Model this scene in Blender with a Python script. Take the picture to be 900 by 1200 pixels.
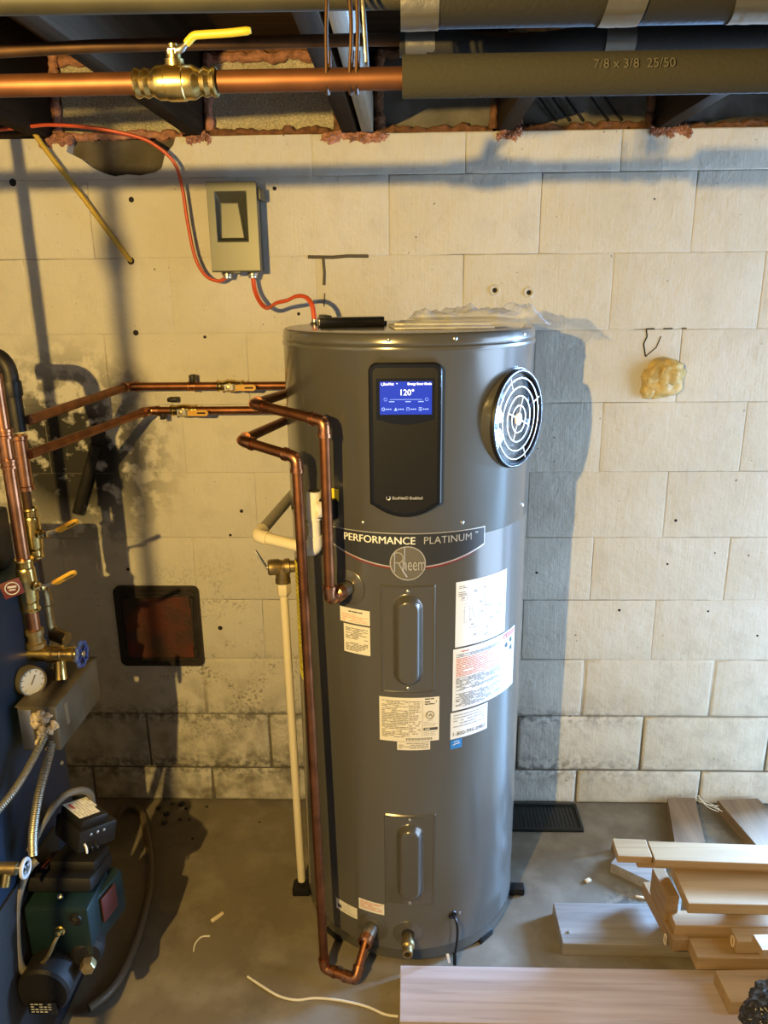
import bpy, bmesh, math, random
from mathutils import Vector, Matrix, noise
random.seed(7)
scene = bpy.context.scene
for o in list(bpy.data.objects):
    bpy.data.objects.remove(o)
COL = scene.collection
R = math.radians
PI = math.pi

# ------------------------------------------------------------------ camera
# world: x along the block wall (right +), y into the wall (face at y=0), z up
PITCH, YAW, ROLL, FPX = 0.28756, 0.03024, -0.01061, 901.0
CAM = Vector((0.0, -2.21275, 1.67606))
_cp, _sp, _cy, _sy, _cr, _sr = math.cos(PITCH), math.sin(PITCH), math.cos(YAW), math.sin(YAW), math.cos(ROLL), math.sin(ROLL)
_fw = Vector((-_sy*_cp, _cy*_cp, -_sp)); _rt = Vector((_cy, _sy, 0)); _up = Vector((-_sy*_sp, _cy*_sp, _cp))
_R = _cr*_rt + _sr*_up; _U = _cr*_up - _sr*_rt
cd = bpy.data.cameras.new('camera'); cam = bpy.data.objects.new('camera', cd); COL.objects.link(cam)
cd.sensor_fit = 'VERTICAL'; cd.sensor_height = 24.0; cd.lens = FPX/1200*24.0; cd.clip_start = 0.02
m3 = Matrix((_R, _U, -_fw)).transposed()
cam.matrix_world = Matrix.Translation(CAM) @ m3.to_4x4()
scene.camera = cam

# ------------------------------------------------------------------ world, lights, exposure
w = bpy.data.worlds.new('world'); scene.world = w; w.use_nodes = True
w.node_tree.nodes['Background'].inputs[0].default_value = (0.55, 0.72, 1.0, 1)
w.node_tree.nodes['Background'].inputs[1].default_value = 3.0
def light(name, kind, loc, energy, col, **kw):
    l = bpy.data.lights.new(name, kind); l.energy = energy; l.color = col
    for k, v in kw.items(): setattr(l, k, v)
    o = bpy.data.objects.new(name, l); o.location = loc; COL.objects.link(o); return o
bulb = light('ceiling_bulb', 'POINT', (-0.60, -2.30, 1.83), 158, (1.0, 0.67, 0.205), shadow_soft_size=0.010)
day = light('side_door_daylight', 'AREA', (2.33, -0.80, 1.06), 30, (0.50, 0.71, 1.0), shape='RECTANGLE', size=1.26, size_y=1.96)
day.rotation_euler = Vector((-1, 0, -0.05)).to_track_quat('-Z', 'Y').to_euler()
sky = light('hatchway_daylight', 'AREA', (3.5, 1.55, 1.22), 2700, (0.27, 0.53, 1.0), shape='RECTANGLE', size=2.2, size_y=0.8)
sky.rotation_euler = (Vector((0.7, -0.6, 0.1))-Vector(sky.location)).to_track_quat('-Z', 'Y').to_euler()
vs = scene.view_settings
vs.view_transform = 'Standard'; vs.look = 'None'; vs.gamma = 1.0; vs.use_curve_mapping = False
vs.exposure = 0.35

# ------------------------------------------------------------------ helpers: materials
MATS = {}
def mat(name, col, rough=0.6, metal=0.0, spec=0.5, var=0.0, vscale=8.0, bump=0.0, bscale=60.0, col2=None, emit=0.0,
        stretch=(1, 1, 1), alpha=1.0, coat=0.0, trans=0.0):
    m = bpy.data.materials.new(name); m.use_nodes = True; MATS[name] = m
    nt = m.node_tree; b = nt.nodes['Principled BSDF']; L = nt.links.new
    c = (*col, 1)
    b.inputs['Base Color'].default_value = c; b.inputs['Roughness'].default_value = rough
    b.inputs['Metallic'].default_value = metal; b.inputs['Specular IOR Level'].default_value = spec
    b.inputs['Coat Weight'].default_value = coat; b.inputs['Coat Roughness'].default_value = 0.15
    b.inputs['Alpha'].default_value = alpha; b.inputs['Transmission Weight'].default_value = trans
    if emit:
        b.inputs['Emission Color'].default_value = c; b.inputs['Emission Strength'].default_value = emit
    if var or bump:
        g = nt.nodes.new('ShaderNodeNewGeometry'); mp = nt.nodes.new('ShaderNodeMapping'); mp.inputs['Scale'].default_value = stretch
        L(g.outputs['Position'], mp.inputs['Vector'])
    if var:
        n = nt.nodes.new('ShaderNodeTexNoise'); n.inputs['Scale'].default_value = vscale; n.inputs['Detail'].default_value = 5
        L(mp.outputs[0], n.inputs['Vector'])
        cr = nt.nodes.new('ShaderNodeValToRGB'); cr.color_ramp.elements[0].position = 0.32; cr.color_ramp.elements[1].position = 0.68
        d = col2 if col2 else tuple(x*(1-var) for x in col)
        cr.color_ramp.elements[0].color = (*d, 1); cr.color_ramp.elements[1].color = c
        L(n.outputs['Fac'], cr.inputs[0]); L(cr.outputs[0], b.inputs['Base Color'])
    if bump:
        n2 = nt.nodes.new('ShaderNodeTexNoise'); n2.inputs['Scale'].default_value = bscale; n2.inputs['Detail'].default_value = 3
        L(mp.outputs[0], n2.inputs['Vector'])
        bp = nt.nodes.new('ShaderNodeBump'); bp.inputs['Strength'].default_value = bump; bp.inputs['Distance'].default_value = 0.004
        L(n2.outputs['Fac'], bp.inputs['Height']); L(bp.outputs[0], b.inputs['Normal'])
    return m

class G:   # tiny node-graph helper for the larger materials
    def __init__(s, name):
        s.m = bpy.data.materials.new(name); s.m.use_nodes = True; MATS[name] = s.m
        s.nt = s.m.node_tree; s.b = s.nt.nodes['Principled BSDF']
        g = s.nt.nodes.new('ShaderNodeNewGeometry'); s.pos = g.outputs['Position']
        sp = s.nt.nodes.new('ShaderNodeSeparateXYZ'); s.link(s.pos, sp.inputs[0]); s.x, s.y, s.z = sp.outputs
    def link(s, a, b): s.nt.links.new(a, b)
    def noise(s, scale, detail=4, stretch=None, rough=0.55, off=(0, 0, 0)):
        n = s.nt.nodes.new('ShaderNodeTexNoise'); n.inputs['Scale'].default_value = scale; n.inputs['Detail'].default_value = detail
        n.inputs['Roughness'].default_value = rough
        mp = s.nt.nodes.new('ShaderNodeMapping'); mp.inputs['Scale'].default_value = stretch or (1, 1, 1); mp.inputs['Location'].default_value = off
        s.link(s.pos, mp.inputs['Vector']); s.link(mp.outputs[0], n.inputs['Vector'])
        return n.outputs['Fac']
    def math(s, op, a, b=0.0, clamp=False):
        n = s.nt.nodes.new('ShaderNodeMath'); n.operation = op; n.use_clamp = clamp
        for i, v in enumerate((a, b)):
            if isinstance(v, (int, float)): n.inputs[i].default_value = v
            else: s.link(v, n.inputs[i])
        return n.outputs[0]
    def ramp(s, v, lo, hi, a=0.0, b=1.0):
        n = s.nt.nodes.new('ShaderNodeMapRange'); n.clamp = True
        for i, q in enumerate((v, lo, hi, a, b)):
            if isinstance(q, (int, float)): n.inputs[i].default_value = q
            else: s.link(q, n.inputs[i])
        return n.outputs[0]
    def mix(s, f, a, b):
        n = s.nt.nodes.new('ShaderNodeMix'); n.data_type = 'RGBA'
        for i, v in ((0, f), (6, a), (7, b)):
            if isinstance(v, tuple): n.inputs[i].default_value = (*v, 1)
            elif isinstance(v, (int, float)): n.inputs[i].default_value = v
            else: s.link(v, n.inputs[i])
        return n.outputs[2]
    def near(s, c, r0, r1):   # 1 inside r0, 0 outside r1 of a point
        n = s.nt.nodes.new('ShaderNodeVectorMath'); n.operation = 'DISTANCE'; s.link(s.pos, n.inputs[0]); n.inputs[1].default_value = c
        return s.ramp(n.outputs['Value'], r0, r1, 1.0, 0.0)
    def bump(s, h, strength, dist=0.003, prev=None):
        n = s.nt.nodes.new('ShaderNodeBump'); n.inputs['Strength'].default_value = strength; n.inputs['Distance'].default_value = dist
        s.link(h, n.inputs['Height'])
        if prev: s.link(prev, n.inputs['Normal'])
        return n.outputs[0]
    def out(s, col=None, rough=None, normal=None):
        if col is not None: s.link(col, s.b.inputs['Base Color'])
        if rough is not None:
            if isinstance(rough, (int, float)): s.b.inputs['Roughness'].default_value = rough
            else: s.link(rough, s.b.inputs['Roughness'])
        if normal is not None: s.link(normal, s.b.inputs['Normal'])
        return s.m

# painted concrete block: off-white brush-painted, scuffed and dirty low down and by the boiler
def wall_material(name, base, dirty, joint=False):
    g = G(name)
    big = g.noise(2.3, 3); mid = g.noise(14, 5); fine = g.noise(90, 4); spots = g.noise(48, 2, off=(3, 1, 7))
    c = g.mix(g.ramp(big, 0.35, 0.7), base, tuple(x*y for x, y in zip(base, (0.90, 0.88, 0.83))))
    c = g.mix(g.math('MULTIPLY', g.ramp(mid, 0.52, 0.72), 0.35), c, tuple(x*0.72 for x in base))
    # dirt rising from the floor
    low = g.math('MULTIPLY', g.ramp(g.math('ADD', g.z, g.math('MULTIPLY', g.math('SUBTRACT', big, 0.5), 0.5)), 0.02, 0.62, 1.0, 0.0), g.ramp(mid, 0.40, 0.66))
    leftw = g.ramp(g.x, 0.35, -0.4, 0.35, 1.0)
    c = g.mix(g.math('MULTIPLY', g.math('MULTIPLY', low, leftw), 0.85), c, dirty)
    # scuffed, flaked patch behind the boiler pipes
    flake = g.math('MULTIPLY', g.near((-1.00, 0, 1.20), 0.13, 0.36), g.ramp(g.math('ADD', g.noise(17, 7, off=(5, 2, 1)), g.math('MULTIPLY', g.near((-1.0, 0, 1.13), 0.05, 0.24), 0.12)), 0.44, 0.54))
    c = g.mix(flake, c, (0.022, 0.019, 0.013))
    band1 = g.ramp(g.math('ABSOLUTE', g.math('SUBTRACT', g.z, 0.325)), 0.004, 0.045, 1.0, 0.0); band2 = g.ramp(g.math('ABSOLUTE', g.math('SUBTRACT', g.z, 0.135)), 0.01, 0.075, 1.0, 0.0)
    leak = g.math('MULTIPLY', g.math('MULTIPLY', g.math('MAXIMUM', band1, band2), g.ramp(g.x, 0.95, 0.35, 0.15, 1.0)), g.ramp(g.noise(42, 6, off=(1, 9, 1)), 0.44, 0.58))
    c = g.mix(g.math('MULTIPLY', leak, 0.75), c, (0.09, 0.085, 0.075))
    bl = g.math('MULTIPLY', g.math('MULTIPLY', g.near((-0.6, 0, 0.50), 0.10, 0.42), g.ramp(g.noise(9, 3, off=(6, 2, 2)), 0.50, 0.58)), g.ramp(g.noise(95, 4, off=(2, 2, 2)), 0.50, 0.60))
    c = g.mix(g.math('MULTIPLY', bl, 0.7), c, (0.10, 0.09, 0.07))
    # pin holes in the block
    pin = g.math('MAXIMUM', g.ramp(spots, 0.725, 0.75), g.math('MULTIPLY', g.ramp(g.noise(130, 2, off=(8, 1, 3)), 0.70, 0.74), g.ramp(g.x, 0.5, -0.4, 0.15, 0.6)))
    c = g.mix(pin, c, (0.10, 0.09, 0.08))
    brush = g.noise(7, 3, stretch=(26, 26, 1.2)); wob = g.noise(36, 5)
    lump = g.noise(11, 4, off=(2, 8, 5)); nrm = g.bump(brush, 0.30, 0.003); nrm = g.bump(lump, 0.5, 0.012, nrm); nrm = g.bump(wob, 0.5, 0.004, nrm); nrm = g.bump(fine, 0.45, 0.002, nrm)
    if joint:
        dark = g.math('MULTIPLY', g.ramp(g.noise(3.1, 4, off=(4, 4, 4)), 0.53, 0.62), 0.8)
        dark = g.math('MAXIMUM', dark, g.ramp(g.z, 0.48, 0.25))
        dark = g.math('MAXIMUM', dark, g.math('MULTIPLY', g.near((0.42, 0, 0.737), 0.18, 0.30), 0.8))
        dark = g.math('MAXIMUM', dark, g.math('MULTIPLY', g.near((0.95, 0, 1.143), 0.20, 0.30), 0.5))
        c = g.mix(dark, c, (0.13, 0.115, 0.085))
    return g.out(c, 0.82, nrm)
WALLP = wall_material('block_paint', (0.61, 0.58, 0.505), (0.17, 0.145, 0.10))
JOINT = wall_material('joint_paint', (0.59, 0.56, 0.485), (0.15, 0.13, 0.09), True)

def floor_material():
    g = G('concrete_floor')
    a = g.noise(1.6, 5); b = g.noise(9, 6); c3 = g.noise(55, 4); d = g.noise(5.5, 6, off=(7, 3, 2))
    c = g.mix(g.ramp(a, 0.35, 0.68), (0.195, 0.165, 0.118), (0.115, 0.093, 0.062))
    c = g.mix(g.math('MULTIPLY', g.ramp(b, 0.48, 0.68), 0.55), c, (0.265, 0.235, 0.18))
    c = g.mix(g.math('MULTIPLY', g.ramp(d, 0.56, 0.70), 0.6), c, (0.085, 0.07, 0.05))
    c = g.mix(g.math('MULTIPLY', g.ramp(c3, 0.60, 0.75), 0.35), c, (0.12, 0.11, 0.09))
    spill = g.math('MULTIPLY', g.near((0.62, -0.44, 0), 0.02, 0.09), g.ramp(g.noise(38, 4), 0.45, 0.56))
    c = g.mix(g.math('MULTIPLY', spill, 0.8), c, (0.05, 0.047, 0.04))
    n = g.bump(b, 0.25, 0.006); n = g.bump(c3, 0.25, 0.002, n)
    return g.out(c, 0.78, n)
FLOOR = floor_material()

def wood_material(name, c1, c2, axis=0, rough=0.65, fine=1.0, spec=0.4):
    g = G(name); g.b.inputs['Specular IOR Level'].default_value = spec
    st = [16, 16, 16]; st[axis] = 0.9
    st2 = [70, 70, 70]; st2[axis] = 2.0
    a = g.noise(2.2, 5, stretch=tuple(st)); b = g.noise(2.0, 3, stretch=tuple(st2))
    c = g.mix(g.ramp(a, 0.36, 0.64), c1, c2)
    c = g.mix(g.math('MULTIPLY', g.ramp(b, 0.52, 0.68), 0.4*fine), c, tuple(x*0.62 for x in c2))
    n = g.bump(b, 0.25, 0.0015)
    return g.out(c, rough, n)
WOOD_X = wood_material('pine_lumber', (0.37, 0.235, 0.105), (0.30, 0.185, 0.078), 0)
WOOD_Y = wood_material('pine_lumber_cross', (0.30, 0.185, 0.08), (0.24, 0.145, 0.06), 1)
WOOD_PINK = wood_material('fir_plank', (0.48, 0.39, 0.355), (0.39, 0.305, 0.265), 0)
WOOD_GREY = wood_material('weathered_plank', (0.29, 0.26, 0.225), (0.20, 0.175, 0.15), 0)
WOOD_OLD = wood_material('old_board', (0.23, 0.155, 0.09), (0.16, 0.105, 0.06), 1)
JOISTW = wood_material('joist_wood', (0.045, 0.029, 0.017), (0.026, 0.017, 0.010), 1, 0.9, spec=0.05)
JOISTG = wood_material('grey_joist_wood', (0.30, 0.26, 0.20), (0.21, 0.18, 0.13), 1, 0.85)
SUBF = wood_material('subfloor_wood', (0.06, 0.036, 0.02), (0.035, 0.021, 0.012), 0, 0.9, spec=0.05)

COPPER = mat('aged_copper', (0.30, 0.12, 0.052), 0.48, 1.0, var=0.45, vscale=22)
COPPERC = mat('oxidised_copper', (0.17, 0.068, 0.030), 0.50, 0.75, var=0.4, vscale=20)
COPPERB = mat('bright_copper', (0.50, 0.225, 0.11), 0.33, 1.0, var=0.35, vscale=30)
COPPERD = mat('dull_copper', (0.085, 0.045, 0.022), 0.6, 0.8, var=0.4, vscale=25)
BRASS = mat('brass', (0.74, 0.55, 0.20), 0.27, 1.0, var=0.25, vscale=60)
BRASSD = mat('dull_brass', (0.42, 0.31, 0.14), 0.42, 0.9, var=0.4, vscale=50)
STEEL = mat('zinc_steel', (0.55, 0.54, 0.50), 0.35, 1.0)
LEVER = mat('lever_steel', (0.38, 0.37, 0.33), 0.45, 0.4)
IRON = mat('black_iron', (0.035, 0.03, 0.024), 0.5, 0.6, var=0.5, vscale=40)
YELLOWH = mat('yellow_vinyl', (0.46, 0.33, 0.03), 0.38)
YELLOWO = mat('orange_yellow_vinyl', (0.62, 0.33, 0.03), 0.42)
FOAM = mat('grey_pipe_foam', (0.026, 0.0245, 0.019), 0.95, spec=0.2, bump=0.3, bscale=220)
FOAMB = mat('black_pipe_foam', (0.012, 0.0115, 0.011), 0.75, spec=0.3, bump=0.2, bscale=200)
OLIVE = mat('olive_pipe_wrap', (0.034, 0.030, 0.016), 0.6, var=0.35, vscale=16)
TAPE = mat('silver_duct_tape', (0.19, 0.18, 0.16), 0.33, 0.75, bump=0.25, bscale=70)
ORANGE = mat('orange_cable_jacket', (0.60, 0.085, 0.028), 0.42)
CABLEY = mat('yellow_cable_jacket', (0.50, 0.33, 0.04), 0.5)
BOXG = mat('grey_enamel', (0.078, 0.079, 0.060), 0.38, 0.3, spec=0.5)
BOXD = mat('grey_enamel_dark', (0.06, 0.06, 0.048), 0.45, 0.3)
TANK = mat('tank_grey_paint', (0.100, 0.094, 0.080), 0.23, 0.25, spec=0.6, coat=0.45)
TANKP = mat('tank_panel_paint', (0.097, 0.091, 0.078), 0.26, 0.25, spec=0.6, coat=0.45)
BLACKG = mat('gloss_black_plastic', (0.008, 0.008, 0.008), 0.18, spec=0.4)
BLACKM = mat('matte_black_plastic', (0.010, 0.0095, 0.009), 0.42, spec=0.25)
SCREEN = mat('blue_screen', (0.012, 0.035, 0.50), 0.2, emit=0.42)
SCRTXT = mat('screen_text', (0.75, 0.85, 1.0), 0.3, emit=0.8)
SCRDIM = mat('screen_dim_text', (0.25, 0.40, 0.95), 0.3, emit=0.6)
SILVER = mat('silver_print', (0.62, 0.60, 0.55), 0.35, 0.6)
WHITEP = mat('white_print', (0.85, 0.84, 0.80), 0.5)
GREYP = mat('grey_print', (0.40, 0.40, 0.38), 0.5)
REDP = mat('red_print', (0.50, 0.035, 0.03), 0.45)
BANNER = mat('banner_charcoal', (0.030, 0.031, 0.033), 0.35)
PAPER = mat('white_sticker', (0.80, 0.79, 0.74), 0.45, spec=0.4)
PAPERC = mat('cream_sticker', (0.78, 0.74, 0.64), 0.45, spec=0.4)
INK = mat('black_ink', (0.07, 0.07, 0.07), 0.6)
INKG = mat('grey_ink', (0.36, 0.36, 0.36), 0.6)
INKO = mat('orange_ink', (0.62, 0.20, 0.10), 0.6)
INKB = mat('blue_ink', (0.03, 0.22, 0.60), 0.5)
YSTICK = mat('yellow_sticker', (0.80, 0.66, 0.04), 0.45)
PVC = mat('white_pvc', (0.80, 0.76, 0.66), 0.35)
CPVC = mat('cream_cpvc', (0.74, 0.65, 0.44), 0.38)
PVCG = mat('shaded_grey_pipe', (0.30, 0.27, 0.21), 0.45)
BLUEJ = mat('blue_boiler_enamel', (0.008, 0.020, 0.040), 0.5, 0.0, spec=0.25, var=0.35, vscale=7)
BLUEW = mat('blue_handwheel', (0.035, 0.06, 0.20), 0.4)
TEAL = mat('teal_burner_paint', (0.006, 0.019, 0.020), 0.5, spec=0.3, var=0.3, vscale=18)
DKGREY = mat('dark_cast_housing', (0.008, 0.007, 0.006), 0.6, spec=0.25, bump=0.15, bscale=120)
REDL = mat('red_tag', (0.06, 0.009, 0.007), 0.5)
RUST = mat('rusty_iron_door', (0.135, 0.030, 0.014), 0.55, 0.2, var=0.75, vscale=11, col2=(0.045, 0.030, 0.018), bump=0.4, bscale=90)
RUSTD = mat('dark_rusty_frame', (0.035, 0.026, 0.017), 0.6, 0.25, var=0.4, vscale=30, bump=0.4, bscale=110)
SPRAYF = mat('cured_spray_foam', (0.66, 0.47, 0.16), 0.32, var=0.35, vscale=40, bump=0.35, bscale=90)
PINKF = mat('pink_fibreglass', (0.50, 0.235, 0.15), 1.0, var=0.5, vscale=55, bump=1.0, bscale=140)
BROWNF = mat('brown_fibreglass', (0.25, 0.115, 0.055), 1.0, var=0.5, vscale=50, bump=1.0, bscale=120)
FOIL = mat('crinkled_foil', (0.80, 0.72, 0.52), 0.40, 0.30, bump=1.0, bscale=330, var=0.5, vscale=240)
KRAFT = mat('grey_vapour_paper', (0.20, 0.185, 0.155), 0.75, var=0.25, vscale=30, bump=0.5, bscale=260)
RUBBER = mat('brown_rubber_hose', (0.115, 0.085, 0.052), 0.45)
GCABLE = mat('grey_flex_cable', (0.12, 0.105, 0.078), 0.5)
ARMOR = mat('armoured_conduit', (0.30, 0.28, 0.22), 0.38, 0.8)
GALV = mat('galvanised_box', (0.16, 0.148, 0.115), 0.45, 0.6, var=0.5, vscale=14, col2=(0.10, 0.075, 0.042))
CRUST = mat('mineral_crust', (0.60, 0.50, 0.36), 0.9, var=0.6, vscale=120, bump=1.0, bscale=180)
CRUMB = mat('dark_crumbs', (0.05, 0.045, 0.035), 0.9)
DIAL = mat('gauge_dial', (0.34, 0.32, 0.25), 0.3)
CLEAR = mat('clear_plastic_bag', (0.86, 0.87, 0.88), 0.12, alpha=0.34, spec=0.8, bump=0.5, bscale=45)
BOOK = mat('manual_paper', (0.62, 0.59, 0.53), 0.6)
BOOKT = mat('manual_cover', (0.36, 0.31, 0.25), 0.55, var=0.3, vscale=20)
BAGB = mat('black_crinkled_plastic', (0.022, 0.019, 0.016), 0.22, spec=0.7, bump=0.5, bscale=60)
DARKH = mat('dark_hole', (0.018, 0.015, 0.012), 0.95)
OLDCON = mat('exposed_mortar', (0.12, 0.10, 0.068), 0.95, var=0.4, vscale=14, bump=0.8, bscale=60)
DARKW = mat('basement_wall_paint', (0.34, 0.30, 0.22), 0.9)
DARKF = mat('dark_basement_wall', (0.13, 0.11, 0.08), 0.9)
MAT_B = mat('black_ribbed_plastic', (0.012, 0.014, 0.013), 0.45)
WIREW = mat('white_wire', (0.72, 0.68, 0.58), 0.4)
CHIPW = mat('pale_wood_chip', (0.70, 0.58, 0.40), 0.7)

# ------------------------------------------------------------------ helpers: meshes and objects
ORG = {}
class MB:
    def __init__(s): s.v = []; s.f = []
    def add(s, vs, fs):
        k = len(s.v); s.v += [tuple(p) for p in vs]; s.f += [tuple(i+k for i in f) for f in fs]; return s
    def box(s, c, d, rot=None):
        h = [x/2 for x in d]; vs = []
        for x in (-1, 1):
            for y in (-1, 1):
                for z in (-1, 1):
                    p = Vector((x*h[0], y*h[1], z*h[2]))
                    if rot is not None: p = rot @ p
                    vs.append(p+Vector(c))
        return s.add(vs, [(0, 1, 3, 2), (4, 6, 7, 5), (0, 4, 5, 1), (2, 3, 7, 6), (0, 2, 6, 4), (1, 5, 7, 3)])
    def bbox(s, c, d, bev=0.003, rot=None, seg=2):
        bm = bmesh.new(); bmesh.ops.create_cube(bm, size=1.0)
        for v in bm.verts: v.co = Vector((v.co.x*d[0], v.co.y*d[1], v.co.z*d[2]))
        bmesh.ops.bevel(bm, geom=list(bm.edges), offset=min(bev, min(d)*0.45), segments=seg, profile=0.5, affect='EDGES')
        return s.bm(bm, c, rot)
    def bm(s, bm, c=(0, 0, 0), rot=None):
        bm.verts.ensure_lookup_table(); bm.verts.index_update()
        vs = [((rot @ v.co) if rot is not None else v.co)+Vector(c) for v in bm.verts]
        fs = [[v.index for v in f.verts] for f in bm.faces]; bm.free(); return s.add(vs, fs)
    def tube(s, pts, r, n=12, cap=True, flat=None):
        pts = [Vector(p) for p in pts]; rr = r if isinstance(r, (list, tuple)) else [r]*len(pts)
        t0 = (pts[1]-pts[0]).normalized(); ref = Vector((0, 0, 1)) if abs(t0.z) < 0.9 else Vector((0, 1, 0))
        nrm = (ref-t0*ref.dot(t0)).normalized(); vs = []; fs = []
        for i, p in enumerate(pts):
            if i == 0: t = t0
            elif i == len(pts)-1: t = (pts[i]-pts[i-1]).normalized()
            else: t = ((pts[i+1]-pts[i]).normalized()+(pts[i]-pts[i-1]).normalized()).normalized()
            nrm = (nrm-t*nrm.dot(t)).normalized(); bn = t.cross(nrm)
            for k in range(n):
                a = 2*PI*k/n; vs.append(p+(nrm*math.cos(a)*(flat or 1.0)+bn*math.sin(a))*rr[i])
        for i in range(len(pts)-1):
            for k in range(n):
                a = i*n+k; b = i*n+(k+1) % n; fs.append((a, b, b+n, a+n))
        if cap:
            fs.append(tuple(range(n-1, -1, -1))); fs.append(tuple(range((len(pts)-1)*n, len(pts)*n)))
        return s.add(vs, fs)
    def cyl(s, a, b, r, n=16, r2=None): return s.tube([a, b], [r, r if r2 is None else r2], n)
    def lathe(s, prof, c, axis=(0, 0, 1), n=48, close=False):
        ax = Vector(axis).normalized(); ref = Vector((1, 0, 0)) if abs(ax.x) < 0.9 else Vector((0, 1, 0))
        u = (ref-ax*ref.dot(ax)).normalized(); w_ = ax.cross(u); vs = []; fs = []; c = Vector(c)
        for (r, h) in prof:
            for k in range(n):
                a = 2*PI*k/n; vs.append(c+ax*h+(u*math.cos(a)+w_*math.sin(a))*max(r, 1e-5))
        m = len(prof)
        for i in range(m-1 if not close else m):
            for k in range(n):
                a = i*n+k; b = i*n+(k+1) % n; j = ((i+1) % m)*n
                fs.append((a, b, j+(k+1) % n, j+k))
        return s.add(vs, fs)
    def prism(s, poly, o, ux, uy, ext):   # polygon in plane (ux,uy) through o, extruded by ext
        o, ux, uy, ext = Vector(o), Vector(ux), Vector(uy), Vector(ext); n = len(poly)
        a = [o+ux*p[0]+uy*p[1] for p in poly]; b = [p+ext for p in a]
        return s.add(a+b, [tuple(range(n-1, -1, -1)), tuple(range(n, 2*n))]+[(i, (i+1) % n, n+(i+1) % n, n+i) for i in range(n)])
    def torus(s, c, axis, Rr, r, n=32, m=8, a0=0, a1=2*PI):
        ax = Vector(axis).normalized(); ref = Vector((0, 0, 1)) if abs(ax.z) < 0.9 else Vector((1, 0, 0))
        u = (ref-ax*ref.dot(ax)).normalized(); w_ = ax.cross(u)
        full = abs(a1-a0-2*PI) < 1e-6
        vs = []; fs = []; cnt = n if full else n+1
        for i in range(cnt):
            a = a0+(a1-a0)*i/n; d = u*math.cos(a)+w_*math.sin(a)
            for k in range(m):
                b = 2*PI*k/m; vs.append(Vector(c)+d*(Rr+r*math.cos(b))+ax*r*math.sin(b))
        for i in range(n):
            j = (i+1) % cnt
            for k in range(m): fs.append((i*m+k, j*m+k, j*m+(k+1) % m, i*m+(k+1) % m))
        return s.add(vs, fs)
    def blob(s, c, rad, seed=0, amp=0.25, freq=2.2, sub=3):
        bm = bmesh.new(); bmesh.ops.create_icosphere(bm, subdivisions=sub, radius=1.0)
        for v in bm.verts:
            k = 1+amp*noise.noise(v.co*freq+Vector((seed*3.7, seed*1.3, seed)))
            v.co = Vector((v.co.x*rad[0]*k, v.co.y*rad[1]*k, v.co.z*rad[2]*k))
        return s.bm(bm, c)
    def build(s, name, m, parent=None, smooth=True, angle=38, org=None):
        me = bpy.data.meshes.new(name)
        if parent is not None: o0 = ORG[parent]
        elif org is not None: o0 = Vector(org)
        else:
            xs = [p[0] for p in s.v]; ys = [p[1] for p in s.v]; zs = [p[2] for p in s.v]
            o0 = Vector(((min(xs)+max(xs))/2, (min(ys)+max(ys))/2, min(zs)))
        me.from_pydata([tuple(Vector(p)-o0) for p in s.v], [], s.f)
        bm = bmesh.new(); bm.from_mesh(me); bmesh.ops.recalc_face_normals(bm, faces=bm.faces); bm.to_mesh(me); bm.free()
        if smooth:
            me.polygons.foreach_set('use_smooth', [True]*len(me.polygons)); me.set_sharp_from_angle(angle=R(angle))
        me.materials.append(m if not isinstance(m, str) else MATS[m])
        o = bpy.data.objects.new(name, me); COL.objects.link(o)
        if parent is not None: o.parent = parent
        else: o.location = o0
        ORG[o] = o0
        return o
def tag(o, label, cat, group=None):
    o['label'] = label; o['category'] = cat
    if group: o['group'] = group
    return o
def thing(name, label, cat, loc, group=None):
    o = bpy.data.objects.new(name, None); o.empty_display_size = 0.05; COL.objects.link(o); o.location = loc; ORG[o] = Vector(loc)
    return tag(o, label, cat, group)
def struct(o): o['kind'] = 'structure'; return o
def text_mb(body, size, place, font_off=0.0, spacing=1.0, shear=0.0, bold=0.0):
    cu = bpy.data.curves.new('txt', 'FONT'); cu.body = body; cu.size = size; cu.align_x = 'CENTER'; cu.align_y = 'CENTER'
    cu.space_character = spacing; cu.shear = shear; cu.offset = bold; cu.resolution_u = 3
    ob = bpy.data.objects.new('txt', cu); COL.objects.link(ob)
    dg = bpy.context.evaluated_depsgraph_get(); me = bpy.data.meshes.new_from_object(ob.evaluated_get(dg))
    b = MB(); b.add([place(v.co.x, v.co.y) for v in me.vertices], [tuple(p.vertices) for p in me.polygons])
    bpy.data.objects.remove(ob); bpy.data.curves.remove(cu); bpy.data.meshes.remove(me); return b
def fillet(pts, rad, seg=6):
    pts = [Vector(p) for p in pts]; out = [pts[0]]
    for i in range(1, len(pts)-1):
        a = (pts[i-1]-pts[i]); b = (pts[i+1]-pts[i]); d = min(rad, a.length*0.49, b.length*0.49)
        p0 = pts[i]+a.normalized()*d; p1 = pts[i]+b.normalized()*d
        for k in range(seg+1):
            t = k/seg; out.append(p0*(1-t)**2+pts[i]*2*t*(1-t)+p1*t*t)
    out.append(pts[-1]); return out
def smooth_path(pts, seg=6):
    pts = [Vector(p) for p in pts]; out = []
    for i in range(len(pts)-1):
        p0 = pts[max(i-1, 0)]; p1 = pts[i]; p2 = pts[i+1]; p3 = pts[min(i+2, len(pts)-1)]
        for k in range(seg):
            t = k/seg
            out.append(0.5*((2*p1)+(p2-p0)*t+(2*p0-5*p1+4*p2-p3)*t*t+(3*p1-p0-3*p2+p3)*t**3))
    out.append(pts[-1]); return out
def rotz(a): return Matrix.Rotation(a, 3, 'Z')
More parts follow.
